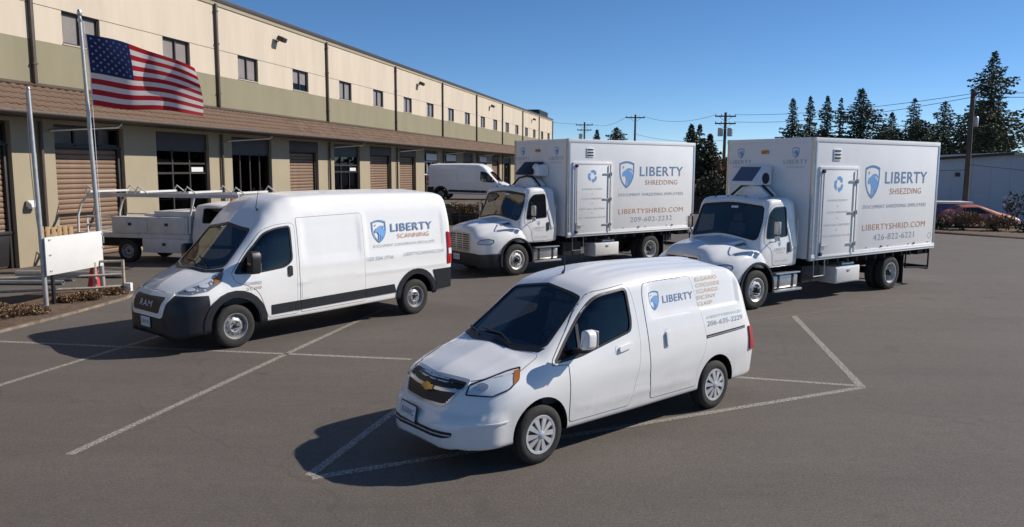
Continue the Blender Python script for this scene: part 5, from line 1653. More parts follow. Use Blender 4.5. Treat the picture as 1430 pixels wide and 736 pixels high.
# small wall lamp by the left door
wl = thing('wall_lamp', 'small white dome lamp on the pier beside the left rolling door', 'lamp', _f(23.95, 0.02) + (1.78,), math.pi / 2 - 0.22333508)
obj('lamp_dome', MB().prism([(0, 0), (-0.22, -0.02), (-0.20, 0.10), (-0.06, 0.20), (0, 0.20)], 'x', -0.16, 0.16).mesh('lamp_dome', bevel=0.03, seg=3), 'signw', wl)
obj('lamp_lens', MB().box(-0.12, 0.12, -0.18, -0.02, -0.045, -0.012), 'plate', wl)

# ------------------------------------------------------------------ flagpoles, flag, board, rail
MAT['flag_red'] = M('flag_red', (0.42, 0.02, 0.03), 0.8, var=0.1, vs=5)
MAT['flag_white'] = M('flag_white', (0.72, 0.68, 0.67), 0.8, var=0.06, vs=5)
MAT['flag_blue'] = M('flag_blue', (0.018, 0.03, 0.11), 0.8, var=0.1, vs=5)
for k in ('flag_red', 'flag_white', 'flag_blue'):
    t = MAT[k].node_tree
    p = t.nodes['Principled BSDF']
    tl = t.nodes.new('ShaderNodeBsdfTranslucent')
    tl.inputs[0].default_value = p.inputs['Base Color'].default_value
    mx = t.nodes.new('ShaderNodeMixShader'); mx.inputs[0].default_value = 0.5
    t.links.new(p.outputs[0], mx.inputs[1]); t.links.new(tl.outputs[0], mx.inputs[2])
    t.links.new(mx.outputs[0], t.nodes['Material Output'].inputs[0])
MAT['rail'] = M('cream_pipe_paint', (0.42, 0.37, 0.29), 0.6, var=0.3, vs=12)
MAT['wood'] = M('pale_wood', (0.56, 0.36, 0.18), 0.8, var=0.25, vs=14, stretch=(1, 1, 8))
MAT['cone'] = M('red_cone', (0.50, 0.03, 0.035), 0.5, var=0.12, vs=10)

fp1 = thing('flagpole', 'tall aluminium flagpole carrying the striped flag', 'flagpole', (-9.67, 18.27, 0.05))
obj('pole', MB().tube([(0, 0, 0), (-0.05, 0, 2.2), (-0.11, 0, 4.4), (-0.17, 0, 6.32)], [0.055, 0.052, 0.045, 0.036], 14), 'galv', fp1)
obj('finial', MB().lathe([(0, 0.16), (0.035, 0.15), (0.055, 0.10), (0.05, 0.04), (0.025, 0.0)], 'z', 14, (-0.17, 0, 6.32)), 'alu', fp1)
obj('pulley', MB().box(-0.215, -0.125, -0.03, 0.03, 6.20, 6.27).mesh('pulley', bevel=0.01), 'alu', fp1)
obj('halyard', MB().tube([(-0.10, 0.02, 6.22), (-0.02, 0.03, 5.0), (0.03, 0.03, 1.2)], 0.006, 5), 'signw', fp1)
obj('cleat', MB().box(0.03, 0.08, -0.015, 0.015, 1.15, 1.32).mesh('cleat', bevel=0.006), 'galv', fp1)
fp2 = thing('flagpole', 'shorter bare flagpole at the left end of the white board', 'flagpole', (-9.89, 16.36, 0.05))
obj('pole', MB().tube([(0, 0, 0), (-0.03, 0, 2.2), (-0.07, 0, 4.5)], [0.05, 0.047, 0.036], 14), 'galv', fp2)
obj('pole_cap', MB().lathe([(0, 0.06), (0.03, 0.055), (0.045, 0.02), (0.03, 0)], 'z', 12, (-0.07, 0, 4.5)), 'galv', fp2)
obj('halyard', MB().tube([(-0.12, 0, 4.45), (-0.13, 0.0, 3.0), (-0.09, 0, 1.9), (-0.05, 0, 1.4)], 0.008, 5), 'signw', fp2)

# the flag: cloth surface S(u, v), u along the fly, v down the hoist
FL = thing('flag', 'striped red and white flag with blue starred canton flying from the tall flagpole', 'flag', (-9.72, 18.22, 0))
def S(u, v):
    hoist = Vector((0.0 + 0.045 * v, 0, 5.98 - 1.60 * v))
    fall = 0.72 * u - 0.10 * math.sin(u * 3.1) * (1 - v)
    x = 2.32 * u + 0.03 * math.sin(7 * u + 2 * v)
    zt = 5.98 - fall * 1.02
    hgt = 1.60 - 0.52 * (u ** 0.8) + 0.05 * math.sin(5.5 * u)
    z = zt - hgt * v
    wav = 0.16 * u ** 0.7 * math.sin(8.2 * u - 2.2 * v + 0.4) + 0.07 * u * math.sin(17 * u + 3.5 * v)
    y = 0.25 * u + wav + 0.75 * u * v * (0.8 - 0.5 * v)
    return (x + 0.045 * v, y, z + 0.03 * math.sin(9 * u + 3 * v) * u)
def cloth(name, u0, u1, v0, v1, mat, par, nu=None, off=0.0):
    nu = nu or max(2, int(64 * (u1 - u0))); nv = max(2, int(32 * (v1 - v0)))
    V = []
    for j in range(nv + 1):
        for i in range(nu + 1):
            V.append(S(u0 + (u1 - u0) * i / nu, v0 + (v1 - v0) * j / nv))
    Fc = [(j * (nu + 1) + i, j * (nu + 1) + i + 1, (j + 1) * (nu + 1) + i + 1, (j + 1) * (nu + 1) + i) for j in range(nv) for i in range(nu)]
    me = MB().add(V, Fc)
    m2 = bpy.data.meshes.new(name); m2.from_pydata(me.v, [], me.f); smooth(m2, 80)
    return obj(name, m2, mat, par)
CU, CV = 0.405, 7 / 13
for k in range(13):
    cloth('stripe', CU if k < 7 else 0.012, 1.0, k / 13, (k + 1) / 13, 'flag_red' if k % 2 == 0 else 'flag_white', FL)
ct = cloth('canton', 0.012, CU, 0.0, CV, 'flag_blue', FL)
cloth('header', 0.0, 0.012, 0.0, 1.0, 'flag_white', FL, 2)
V = []; Fc = []
for r in range(9):
    for c in range(6 if r % 2 == 0 else 5):
        uc = 0.012 + (CU - 0.012) * ((2 * c + (1 if r % 2 == 0 else 2)) / 12)
        vc = CV * (r + 1) / 10
        o = len(V)
        for k in range(10):
            rad = 0.036 if k % 2 == 0 else 0.015
            a = R_(90 + 36 * k)
            p = Vector(S(uc + math.cos(a) * rad / 2.5, vc - math.sin(a) * rad / 1.6))
            V.append(tuple(p + Vector((0.002, -0.008, 0.0))))
        V.append(tuple(Vector(S(uc, vc)) + Vector((0.002, -0.008, 0))))
        Fc += [(o + k, o + (k + 1) % 10, o + 10) for k in range(10)]
st = obj('star', flat_mesh(V, Fc, 'star'), 'flag_white', ct)
st['kind'] = 'stuff'

bd = thing('notice_board', 'blank white board mounted between the two flagpoles', 'sign', (-9.88, 16.43, 0))
dv = Vector((-9.64 + 9.88, 18.20 - 16.43, 0)); L = dv.length; az = math.atan2(dv.y, dv.x)
bd.rotation_euler = (0, 0, az)
obj('board_panel', MB().box(-0.10, L - 0.05, -0.085, -0.06, 0.69, 1.50).mesh('board_panel', bevel=0.004), 'signw', bd)
obj('support_post', MB().box(0.10, 0.16, -0.05, 0.0, 0.0, 1.45).mesh('support_post'), 'trim', bd)
for z in (0.78, 1.12, 1.44):
    for x in (0.0, L - 0.07):
        obj('bracket', MB().box(x, x + 0.06, -0.10, 0.03, z - 0.015, z + 0.015).mesh('bracket'), 'galv', bd)

rl = thing('pipe_railing', 'low cream pipe railing running behind the white board', 'railing', (0, 0, 0))
ends = [(-13.3, 17.0), (-11.6, 17.2), (-9.75, 17.6), (-9.08, 18.08)]
def rail(z0, pts, r=0.03):
    obj('rail', MB().tube([(p[0], p[1], z0) for p in pts], r, 8), 'rail', rl)
rail(0.22, [(-14.5, 16.6), (-11.6, 17.0), (-9.6, 17.7), (-9.08, 18.08)])
rail(0.50, [(-14.5, 16.75), (-11.6, 17.15), (-9.6, 17.75), (-9.08, 18.08)])
rail(0.80, [(-9.63, 18.0), (-9.08, 18.08)])
for p in ((-9.08, 18.08, 0.83), (-9.62, 17.85, 0.8), (-11.6, 17.1, 0.55), (-13.3, 16.85, 0.55)):
    obj('post', MB().cyl((p[0], p[1], 0), (p[0], p[1], p[2]), 0.035, n=10), 'rail', rl)
tg = thing('outlet_box', 'small white outlet box at the right end of the pipe railing', 'box', (-8.96, 18.02, 0))
obj('box_body', MB().box(-0.07, 0.09, -0.06, 0.06, 0.10, 0.30).mesh('box_body', bevel=0.02), 'signw', tg)
obj('box_post', MB().cyl((0.01, 0, 0), (0.01, 0, 0.12), 0.025, n=8), 'galv', tg)

cn = thing('traffic_cone', 'red traffic cone behind the white board', 'cone', (-10.29, 19.03, 0))
obj('cone', MB().lathe([(0.0, 0.70), (0.035, 0.70), (0.045, 0.66), (0.155, 0.04), (0.17, 0.03)], 'z', 24), 'cone', cn)
obj('base', MB().box(-0.2, 0.2, -0.2, 0.2, 0.0, 0.035).mesh('base', bevel=0.012), 'cone', cn)

ch = thing('wooden_pallet', 'pale wooden pallet standing upright behind the white board', 'pallet', (-12.8, 21.95, 0), R_(38))
for k in range(6):
    x = -0.42 + k * 0.145
    obj('slat', MB().prism([(0.0, 0.02), (0.022, 0.02), (0.262, 1.31 - 0.015 * (k % 3)), (0.24, 1.31 - 0.015 * (k % 3))], 'x', x, x + 0.105).mesh('slat', bevel=0.004), 'wood', ch)
for z in (0.12, 0.65, 1.18):
    o = z * 0.19
    obj('stringer', MB().box(-0.42, 0.41, 0.024 + o, 0.11 + o, z - 0.04, z + 0.04).mesh('stringer', bevel=0.005), 'wood', ch)
obj('prop_leg', MB().prism([(0.30, 1.10), (0.34, 1.10), (0.56, 0.0), (0.52, 0.0)], 'x', -0.30, -0.24), 'wood', ch)
obj('prop_leg', MB().prism([(0.30, 1.10), (0.34, 1.10), (0.56, 0.0), (0.52, 0.0)], 'x', 0.24, 0.30), 'wood', ch)

for i, (x, y, L, a, r, lab) in enumerate(((-13.2, 20.2, 3.4, 0.05, 0.07, 'upper'), (-13.0, 19.6, 3.2, 0.02, 0.06, 'nearest'), (-12.0, 21.0, 3.0, -0.06, 0.09, 'thick'))):
    labs = ('long grey pipe lying on the ground, middle one of three', 'thin grey pipe lying on the ground nearest the railing', 'thick grey pipe lying on the ground nearest the warehouse')
    pp = obj('steel_pipe', MB().lathe([(r, -L / 2), (r, L / 2), (r * 0.85, L / 2), (r * 0.85, -L / 2), (r, -L / 2)], 'x', 14).mesh('steel_pipe', angle=40), 'galv', None, (x, y, r + 0.002), (0, 0, a))
    tag(pp, labs[i], 'pipe', 'loose pipes by the railing')

bn = thing('waste_bin', 'black wheeled bin at the left edge by the rolling door', 'bin', (-15.05, 22.75, 0), R_(-13))
obj('bin_body', MB().add([(-0.28, -0.28, 0.08), (0.28, -0.28, 0.08), (0.28, 0.28, 0.08), (-0.28, 0.28, 0.08), (-0.34, -0.36, 0.98), (0.34, -0.36, 0.98), (0.34, 0.36, 0.98), (-0.34, 0.36, 0.98)], [(0, 3, 2, 1), (4, 5, 6, 7), (0, 1, 5, 4), (1, 2, 6, 5), (2, 3, 7, 6), (3, 0, 4, 7)]).mesh('bin_body', bevel=0.03), 'black', bn)
obj('lid', MB().prism([(-0.40, 0.985), (0.40, 0.985), (0.42, 1.06), (0, 1.10), (-0.40, 1.08)], 'x', -0.37, 0.37).mesh('lid', bevel=0.02), 'trim', bn)
for s in (-1, 1):
    obj('bin_wheel', MB().cyl((s * 0.25, 0.30, 0.1), (s * 0.31, 0.30, 0.1), 0.1, n=16), 'rubber', bn)

# ------------------------------------------------------------------ service truck backed up to the rolling door
MAT['grey_white'] = M('weathered_white', (0.62, 0.61, 0.59), 0.45, var=0.12, vs=3)
def service_truck():
    r = thing('service_truck', 'white service truck with tool boxes and overhead ladder rack, backed to the warehouse', 'truck', (-11.85, 25.29, 0), R_(-12.8))
    obj('bed', MB().box(-1.75, 2.2, -0.95, 0.95, 0.78, 0.92).mesh('bed', bevel=0.01), 'grey_white', r)
    obj('bed_top', MB().box(0.9, 2.18, -0.80, 0.80, 1.445, 1.62).mesh('bed_top', bevel=0.02), 'grey_white', r)
    for s in (-1, 1):
        up = obj('tool_box', MB().box(-0.50, 2.17, s * 0.98, s * 0.55, 0.925, 1.44).mesh('tool_box', bevel=0.012), 'grey_white', r)
        for a, b in ((-0.46, 0.78), (0.82, 2.10)):
            d = obj('tool_box_door', MB().box(a, b, s * 0.982, s * 0.998, 0.97, 1.40).mesh('tool_box_door', bevel=0.005), 'grey_white', r)
            obj('latch', MB().box((a + b) / 2 - 0.06, (a + b) / 2 + 0.06, s * 0.997, s * 1.012, 1.17, 1.26).mesh('latch', bevel=0.006), 'trim', d)
        lo = obj('tool_box', MB().box(0.56, 2.17, s * 0.97, s * 0.50, 0.34, 0.775).mesh('tool_box', bevel=0.012), 'grey_white', r)
        for a, b in ((0.60, 1.90),):
            d = obj('tool_box_door', MB().box(a, b, s * 0.972, s * 0.988, 0.37, 0.74).mesh('tool_box_door', bevel=0.005), 'grey_white', r)
            obj('latch', MB().box(1.28, 1.40, s * 0.987, s * 1.002, 0.56, 0.65).mesh('latch', bevel=0.006), 'trim', d)
        # rack
        k = obj('rack_rail', MB().box(-1.40, 3.95, s * 0.93 - 0.02, s * 0.93 + 0.02, 2.05, 2.17).mesh('rack_rail', bevel=0.01), 'grey_white', r)
        obj('rack_hoop', MB().tube([(-1.78, s * 0.93, 0.92), (-1.76, s * 0.93, 1.45), (-1.62, s * 0.93, 1.85), (-1.35, s * 0.93, 2.08)], 0.035, 8), 'grey_white', r)
        obj('rack_post', MB().tube([(2.22, s * 0.93, 0.95), (2.26, s * 0.93, 1.5), (2.42, s * 0.93, 2.06)], 0.035, 8), 'grey_white', r)
        obj('side_rail', MB().tube([(-1.72, s * 0.9, 0.92), (-1.45, s * 0.9, 0.92), (-1.45, s * 0.9, 1.42), (-0.52, s * 0.9, 1.42)], 0.03, 6).tube([(-1.45, s * 0.9, 1.17), (-0.52, s * 0.9, 1.17)], 0.03, 6), 'grey_white', r)
    for x in (-1.3, 0.5, 2.2, 3.85):
        obj('rack_crossbar', MB().box(x - 0.03, x + 0.03, -0.90, 0.90, 2.175, 2.24).mesh('rack_crossbar', bevel=0.008), 'grey_white', r)
        for s in (-1, 1):
            obj('ladder_stop', MB().tube([(x - 0.16, s * 0.93, 2.17), (x, s * 0.93, 2.38), (x + 0.30, s * 0.93, 2.17)], 0.022, 6), 'grey_white', r)
    rows = [(2.28, 1.72, 0.62, 0.70, 0.05, 0.84, 1.2, 0.90, 0.9, 0.88, 0.12), (2.36, 1.86, 0.60, 0.74, 0.05, 0.87, 1.2, 0.93, 0.9, 0.9, 0.14), (2.9, 1.92, 0.60, 0.74, 0.06, 0.87, 1.2, 0.93, 0.9, 0.9, 0.15), (3.4, 1.85, 0.60, 0.72, 0.07, 0.87, 1.2, 0.93, 0.9, 0.9, 0.14),
            (3.95, 1.32, 0.60, 0.74, 0.08, 0.86, 1.1, 0.93, 0.9, 0.9, 0.12), (4.1, 1.25, 0.60, 0.74, 0.07, 0.86, 1.05, 0.93, 0.9, 0.9, 0.12), (5.0, 1.16, 0.58, 0.72, 0.07, 0.84, 1.0, 0.92, 0.85, 0.9, 0.12), (5.2, 0.95, 0.55, 0.66, 0.06, 0.78, 0.85, 0.86, 0.75, 0.84, 0.1)]
    fn = table_fn(rows)
    def sec(x, d=0.0):
        zt, zs, w1, c1, w2, z2, w3, z3, w4, r1 = [f(x) for f in fn]
        return rsec([(0, zt - d), (w1 - d, zt - c1 - d), (w2 - d, z2), (w3 - d, z3), (w4 - d, zs + d), (0, zs + d)], [r1, 0.15, 0.12, 0.05], [6, 8, 4, 4, 2], 3)
    cab = loft(stations(2.28, 5.2, 0.08), sec).mesh('cab', angle=50)
    cab.materials.append(MAT['grey_white'])
    bvh = bvh_of(cab)
    win = rounded([(2.62, 1.28), (2.64, 1.72), (3.30, 1.72), (3.72, 1.30)], 0.06)
    cut = boolean(cab, solid(loft(stations(2.36, 3.9, 0.1), lambda x: sec(x, 0.05)), 'interior'))
    cut = boolean(cut, solid(MB().prism(win, 'y', -1.3, 1.3), 'black'))
    mb = MB()
    for s in (-1, 1):
        mb.cyl((4.35, s * 0.5, 0.40), (4.35, s * 1.2, 0.40), 0.46, n=28)
    cut = boolean(cut, solid(mb, 'frame'))
    obj('cab', smooth(cut, 40), None, r)
    window(r, bvh, win, 'glass_s')
    w = obj('windshield', patch(bvh, 'top', rounded([(3.93, 0.62), (3.98, 0), (3.93, -0.62), (3.46, -0.58), (3.44, 0), (3.46, 0.58)], 0.05), off=0.003, step=0.12), 'glass_s', r)
    obj('cab_door', patch(bvh, 'right', rounded([(2.52, 0.66), (2.52, 1.78), (3.36, 1.78), (3.85, 1.26), (3.85, 0.66)], 0.06), off=0.004, holes=[grow(win, 0.016)], step=0.12), 'grey_white', r)
    obj('chassis', MB().box(-1.7, 5.0, -0.42, 0.42, 0.45, 0.75), 'frame', r)
    obj('beacon', MB().cyl((3.0, 0.2, 1.90), (3.0, 0.2, 2.02), 0.07, n=14), 'amber', r)
    for x in (0, 4.35):
        for s in (-1, 1):
            add_wheel(r, x, s * 0.84, 0.36, 0.22, 0.21, 'steel')
service_truck()

# far van on the terrace: same kind of van, no lettering
src = [o for o in bpy.data.objects if o.name.startswith('cargo_van') and o.parent is None][0]
fv = thing('cargo_van', 'plain white van parked on the raised terrace by the warehouse', 'van', (-4.55, 52.9, 0.93), R_(-12.8), scale=0.93)
for chd in src.children:
    if not any(k in chd.name for k in ('lettering', 'shield', 'aerial', 'license')):
        copy_tree(chd, fv)

# ------------------------------------------------------------------ far right: grey building, red car, trailer
MAT['greywall'] = M('blue_grey_siding', (0.45, 0.50, 0.535), 0.7, var=0.06, vs=0.6)
MAT['roofedge'] = M('pale_roof_edge', (0.42, 0.40, 0.36), 0.7, var=0.1, vs=3)
gb = thing('metal_shed', 'grey blue metal building with a low gable behind the red car', 'building', (22.0, 45.6, 0), R_(-6))
def gz(x):
    return 3.85 - abs(x - 6.5) * 0.071
mb = MB()
N = 90
obj('gable_wall', MB().prism([(-4, 0), (20, 0), (20, gz(20)), (6.5, gz(6.5)), (-4, gz(-4))], 'y', 0, 18), 'greywall', gb)
for i in range(23):
    x = -3.9 + i * 1.04
    obj('siding_rib', MB().box(x - 0.015, x + 0.015, -0.012, -0.001, 0, gz(x) - 0.02), 'greywall', gb)
for a, b, m in ((-4.3, 6.49, 'bronze'), (6.51, 20.3, 'roofedge')):
    obj('roof_edge', MB().prism([(a, gz(a) + 0.005), (b, gz(b) + 0.005), (b, gz(b) + 0.16), (a, gz(a) + 0.16)], 'y', -0.25, 18.2), m, gb)
obj('wall_vent', MB().box(3.5, 3.75, -0.06, -0.001, 2.62, 2.85).mesh('wall_vent', bevel=0.01), 'bronze', gb)

MAT['carred'] = M('faded_red_paint', (0.60, 0.19, 0.12), 0.35, coat=0.3, var=0.15, vs=1.2)
def red_car():
    r = thing('red_car', 'faded red car with sloping back behind the brown brush', 'car', (23.0, 40.6, 0.05), R_(-8), scale=0.9)
    rows = [(-0.75, 0.62, 0.28, 0.5, 0.04, 0.62, 0.52, 0.66, 0.45, 0.6, 0.06), (-0.68, 0.78, 0.25, 0.58, 0.05, 0.7, 0.6, 0.76, 0.5, 0.72, 0.08), (-0.3, 1.02, 0.22, 0.56, 0.06, 0.74, 0.68, 0.82, 0.5, 0.78, 0.1),
            (0.3, 1.28, 0.2, 0.52, 0.06, 0.75, 0.75, 0.83, 0.5, 0.8, 0.12), (1.0, 1.30, 0.2, 0.52, 0.06, 0.75, 0.76, 0.83, 0.5, 0.8, 0.12), (1.6, 1.14, 0.2, 0.54, 0.06, 0.75, 0.74, 0.83, 0.5, 0.8, 0.12),
            (2.2, 0.92, 0.2, 0.58, 0.07, 0.74, 0.70, 0.83, 0.5, 0.8, 0.1), (2.8, 0.76, 0.2, 0.56, 0.07, 0.71, 0.6, 0.8, 0.48, 0.78, 0.1), (3.2, 0.60, 0.22, 0.48, 0.05, 0.60, 0.52, 0.7, 0.44, 0.68, 0.08), (3.32, 0.48, 0.26, 0.36, 0.03, 0.45, 0.43, 0.52, 0.40, 0.5, 0.05)]
    fn = table_fn(rows)
    def sec(x, d=0.0):
        zt, zs, w1, c1, w2, z2, w3, z3, w4, r1 = [f(x) for f in fn]
        return rsec([(0, zt - d), (w1 - d, zt - c1 - d), (w2 - d, z2), (w3 - d, z3), (w4 - d, zs + d), (0, zs + d)], [r1, 0.12, 0.1, 0.05], [6, 6, 4, 4, 2], 3)
    me = loft(stations(-0.75, 3.32, 0.07), sec).mesh('body', angle=50)
    me.materials.append(MAT['carred'])
    bvh = bvh_of(me)
    mb = MB()
    for x in (0, 2.45):
        for s in (-1, 1):
            mb.cyl((x, s * 0.45, 0.30), (x, s * 1.1, 0.30), 0.35, n=28)
    obj('body', smooth(boolean(me, solid(mb, 'frame')), 40), None, r)
    win = rounded([(0.05, 0.80), (0.25, 1.14), (1.0, 1.17), (1.75, 0.82)], 0.05)
    for s in ('left', 'right'):
        obj('side_window', patch(bvh, s, win, off=0.004, step=0.1), 'black', r)
        obj('door', patch(bvh, s, rounded([(0.55, 0.28), (0.5, 0.76), (1.75, 0.76), (1.75, 0.28)], 0.05), off=0.004, step=0.12), 'carred', r)
    obj('windshield', patch(bvh, 'top', rounded([(2.12, 0.52), (2.16, 0), (2.12, -0.52), (1.62, -0.46), (1.58, 0), (1.62, 0.46)], 0.05), off=0.004, step=0.1), 'glass_s', r)
    obj('rear_window', patch(bvh, 'top', rounded([(-0.22, 0.42), (-0.22, -0.42), (0.15, -0.44), (0.15, 0.44)], 0.05), off=0.004, step=0.1), 'black', r)
    for s in (1, -1):
        obj('headlight', patch(bvh, 'top', rounded([(3.02, s * 0.36), (3.0, s * 0.58), (3.14, s * 0.56), (3.18, s * 0.36)], 0.03), off=0.006, step=0.08), 'lamp', r)
        add_wheel(r, 0, s * 0.74, 0.30, 0.18, 0.19, 'steel'); add_wheel(r, 2.45, s * 0.74, 0.30, 0.18, 0.19, 'steel')
red_car()
MAT['blue_box'] = M('blue_panel', (0.035, 0.085, 0.20), 0.5, var=0.2, vs=3)
tr = thing('utility_trailer', 'blue trailer under a flat white cover beside the red car', 'trailer', (22.6, 42.6, 0.05), R_(-6))
obj('trailer_box', MB().box(-1.9, 1.2, -0.7, 0.7, 0.38, 1.12).mesh('trailer_box', bevel=0.02), 'blue_box', tr)
obj('cover', MB().box(-2.2, 2.0, -0.85, 0.85, 1.14, 1.26).mesh('cover', bevel=0.03), 'signw', tr)
for s in (-1, 1):
    obj('cover_leg', MB().cyl((1.9, s * 0.75, 0), (1.9, s * 0.75, 1.15), 0.03, n=8), 'galv', tr)
    add_wheel(tr, -0.4, s * 0.80, 0.30, 0.18, 0.19, 'steel')

# ------------------------------------------------------------------ plants
MAT['bark'] = M('bark', (0.085, 0.06, 0.045), 0.95, var=0.4, vs=8, bump=0.6, bs=20)
MAT['fir'] = M('fir_needles', (0.050, 0.060, 0.030), 0.8, var=0.5, vs=0.9, col2=(0.085, 0.098, 0.050))
MAT['fir2'] = M('cedar_needles', (0.045, 0.054, 0.033), 0.8, var=0.5, vs=0.9, col2=(0.085, 0.085, 0.048))
MAT['shrub'] = M('dark_shrub_leaf', (0.035, 0.042, 0.022), 0.75, var=0.5, vs=1.5, col2=(0.06, 0.062, 0.03))
MAT['autumn'] = M('brown_shrub_leaf', (0.16, 0.085, 0.035), 0.8, var=0.5, vs=2.0, col2=(0.22, 0.13, 0.055))
MAT['dry'] = M('dry_brush', (0.165, 0.10, 0.058), 0.9, var=0.45, vs=6.0, col2=(0.23, 0.145, 0.08))
MAT['pole'] = M('weathered_pole', (0.10, 0.08, 0.065), 0.9, var=0.3, vs=3, stretch=(1, 1, 0.2))

def leaf(V, Fc, p, d, s, rn):
    d = Vector(d).normalized()
    u = d.cross(Vector((rn.uniform(-1, 1), rn.uniform(-1, 1), rn.uniform(-1, 1)))).normalized()
    o = len(V)
    V += [p - u * s * 0.10, p + d * s * 0.5 - u * s * 0.30, p + d * s, p + d * s * 0.5 + u * s * 0.30]
    Fc.append((o, o + 1, o + 2, o + 3))

def conifer(x, y, H, Rm, label, seed, mat='fir', name='fir_tree', z0=0.0, boughs=130, bare=0.08, gap=0.0, group='firs along the skyline', tall=1.0):
    rn = random.Random(seed)
    Rm *= 2.0; boughs = int(boughs * 1.7)
    t = thing(name, label, 'tree', (x, y, z0), rn.uniform(0, 6), group)
    lean = (rn.uniform(-0.02, 0.02) * H, rn.uniform(-0.02, 0.02) * H)
    obj('trunk', MB().tube([(0, 0, -0.1), (lean[0] * 0.4, lean[1] * 0.4, H * 0.5), (lean[0], lean[1], H * 0.985)], [H * 0.018 + 0.05, H * 0.011 + 0.02, 0.012], 8), 'bark', t)
    V = []; Fc = []
    for k in range(boughs):
        f = bare + (1 - bare) * (k + rn.random()) / boughs
        if gap and rn.random() < gap:
            continue
        z = H * f
        prof = (1 - f) ** tall * (0.75 + 0.25 * math.sin(f * 23 + seed)) + 0.015
        if f < 0.25:
            prof *= 0.72 + f * 1.12
        r = Rm * prof * rn.uniform(0.55, 1.2)
        a = k * 2.39996 + rn.uniform(-0.5, 0.5)
        dr = Vector((math.cos(a), math.sin(a), 0))
        sid = Vector((-dr.y, dr.x, 0))
        base = Vector((lean[0] * f, lean[1] * f, z))
        n = max(8, int(78 * r / Rm + 12))
        for i in range(n):
            q = (i + rn.random()) / n
            dz = -0.30 * r * q + 0.22 * r * q * q
            wdt = 0.30 * r * (1 - q) * q * 2.2 + 0.05
            p = base + dr * r * q + Vector((0, 0, dz)) + sid * rn.uniform(-wdt, wdt) + Vector((0, 0, rn.uniform(-0.10, 0.06) * (0.5 + r * 0.4)))
            s = rn.uniform(0.16, 0.36) * (0.55 + 0.25 * min(r, 2.0))
            leaf(V, Fc, p, dr * 0.8 + sid * rn.uniform(-0.9, 0.9) + Vector((0, 0, rn.uniform(-0.45, 0.15))), s, rn)
    for i in range(14):
        q = rn.random()
        leaf(V, Fc, Vector((lean[0], lean[1], H * (1 - 0.05 * q))), (rn.uniform(-1, 1), rn.uniform(-1, 1), 0.8), 0.16 + 0.2 * q, rn)
    obj('crown', flat_mesh(V, Fc, 'crown'), mat, t)
    return t

def bush(x, y, w, d, h, label, seed, mat='shrub', name='shrub', n=900, z0=0.0, leafs=0.16, group=None, spiky=0.0):
    rn = random.Random(seed)
    t = thing(name, label, 'shrub', (x, y, z0), 0, group)
    mb = MB()
    for k in range(7):
        a = rn.uniform(0, 6.28)
        mb.tube([(rn.uniform(-0.1, 0.1) * w, rn.uniform(-0.1, 0.1) * d, -0.02), (math.cos(a) * w * 0.16, math.sin(a) * d * 0.16, h * 0.35), (math.cos(a) * w * 0.34, math.sin(a) * d * 0.34, h * 0.75)], [0.02 + 0.015 * h, 0.012 + 0.008 * h, 0.004], 5)
    obj('stem', mb, 'bark', t)
    lobes = [(rn.uniform(-0.32, 0.32) * w, rn.uniform(-0.32, 0.32) * d, h * rn.uniform(0.30, 0.72), rn.uniform(0.16, 0.28)) for _ in range(13)]
    V = []; Fc = []
    for i in range(n):
        lx, ly, lz, lr = rn.choice(lobes)
        v = Vector((rn.gauss(0, 1), rn.gauss(0, 1), rn.gauss(0, 1))).normalized() * rn.uniform(0.45, 1.0) ** 0.5
        p = Vector((lx + v.x * lr * w, ly + v.y * lr * d, max(0.02, lz + v.z * lr * h * 1.1)))
        leaf(V, Fc, p, v + Vector((rn.uniform(-0.6, 0.6), rn.uniform(-0.6, 0.6), rn.uniform(-0.3, 0.7) + spiky)), leafs * rn.uniform(0.6, 1.3), rn)
    obj('foliage', flat_mesh(V, Fc, 'foliage'), mat, t)
    return t

G1 = 'firs along the skyline'
conifer(29.7, 84, 10.4, 1.9, 'slim dark fir at the left end of the row behind the right box truck', 11, tall=0.9)
conifer(32.3, 86, 10.8, 2.1, 'second fir from the left above the right box truck', 12)
conifer(33.0, 83, 10.6, 1.5, 'narrow third fir from the left above the right box truck', 13, tall=0.8)
conifer(36.4, 88, 10.9, 2.0, 'thin loose fir just left of the broad dark fir', 14, gap=0.3)
conifer(36.2, 82, 11.3, 3.4, 'broad dark fir above the middle of the right box truck', 15, boughs=190, tall=0.75)
conifer(40.2, 84, 9.0, 3.0, 'low dark fir just right of the broad dark fir', 16)
conifer(40.5, 80, 10.1, 3.2, 'spreading fir with bare pointed top above the rear of the right box truck', 17, mat='fir2', gap=0.15)
conifer(44.6, 82, 10.0, 3.2, 'fir with narrow tip between the spreading fir and the utility pole', 18, tall=0.85)
conifer(46.6, 79, 9.7, 3.6, 'wide fir directly left of the tall utility pole', 19, boughs=180, tall=0.6)
conifer(39.6, 66, 12.7, 3.9, 'tallest fir rising right of the tall utility pole', 20, boughs=230, tall=0.95, gap=0.08)
conifer(44.0, 72, 7.6, 3.2, 'low fir at the right edge beyond the grey building', 21, mat='fir2', tall=0.6)
conifer(34.8, 74, 7.2, 3.2, 'low fir in front of the skyline row, right of the right box truck', 22, tall=0.6)
conifer(38.0, 74, 7.6, 3.4, 'low dark fir above the left part of the grey building roof', 23, tall=0.6)
conifer(35.6, 70, 5.6, 2.6, 'small fir just above the roof of the grey building', 24, tall=0.6)
G2 = 'trees seen between the two box trucks'
conifer(13.2, 58, 6.2, 1.5, 'thin dark cedar against the rear edge of the left box truck', 31, group=G2, mat='fir')
conifer(14.7, 62, 6.4, 1.3, 'slender open cedar with bare tip between the two box trucks', 32, group=G2, mat='fir2', gap=0.3)
conifer(14.5, 58, 5.5, 1.7, 'shorter cedar in the middle of the gap between the box trucks', 33, group=G2, mat='fir2')
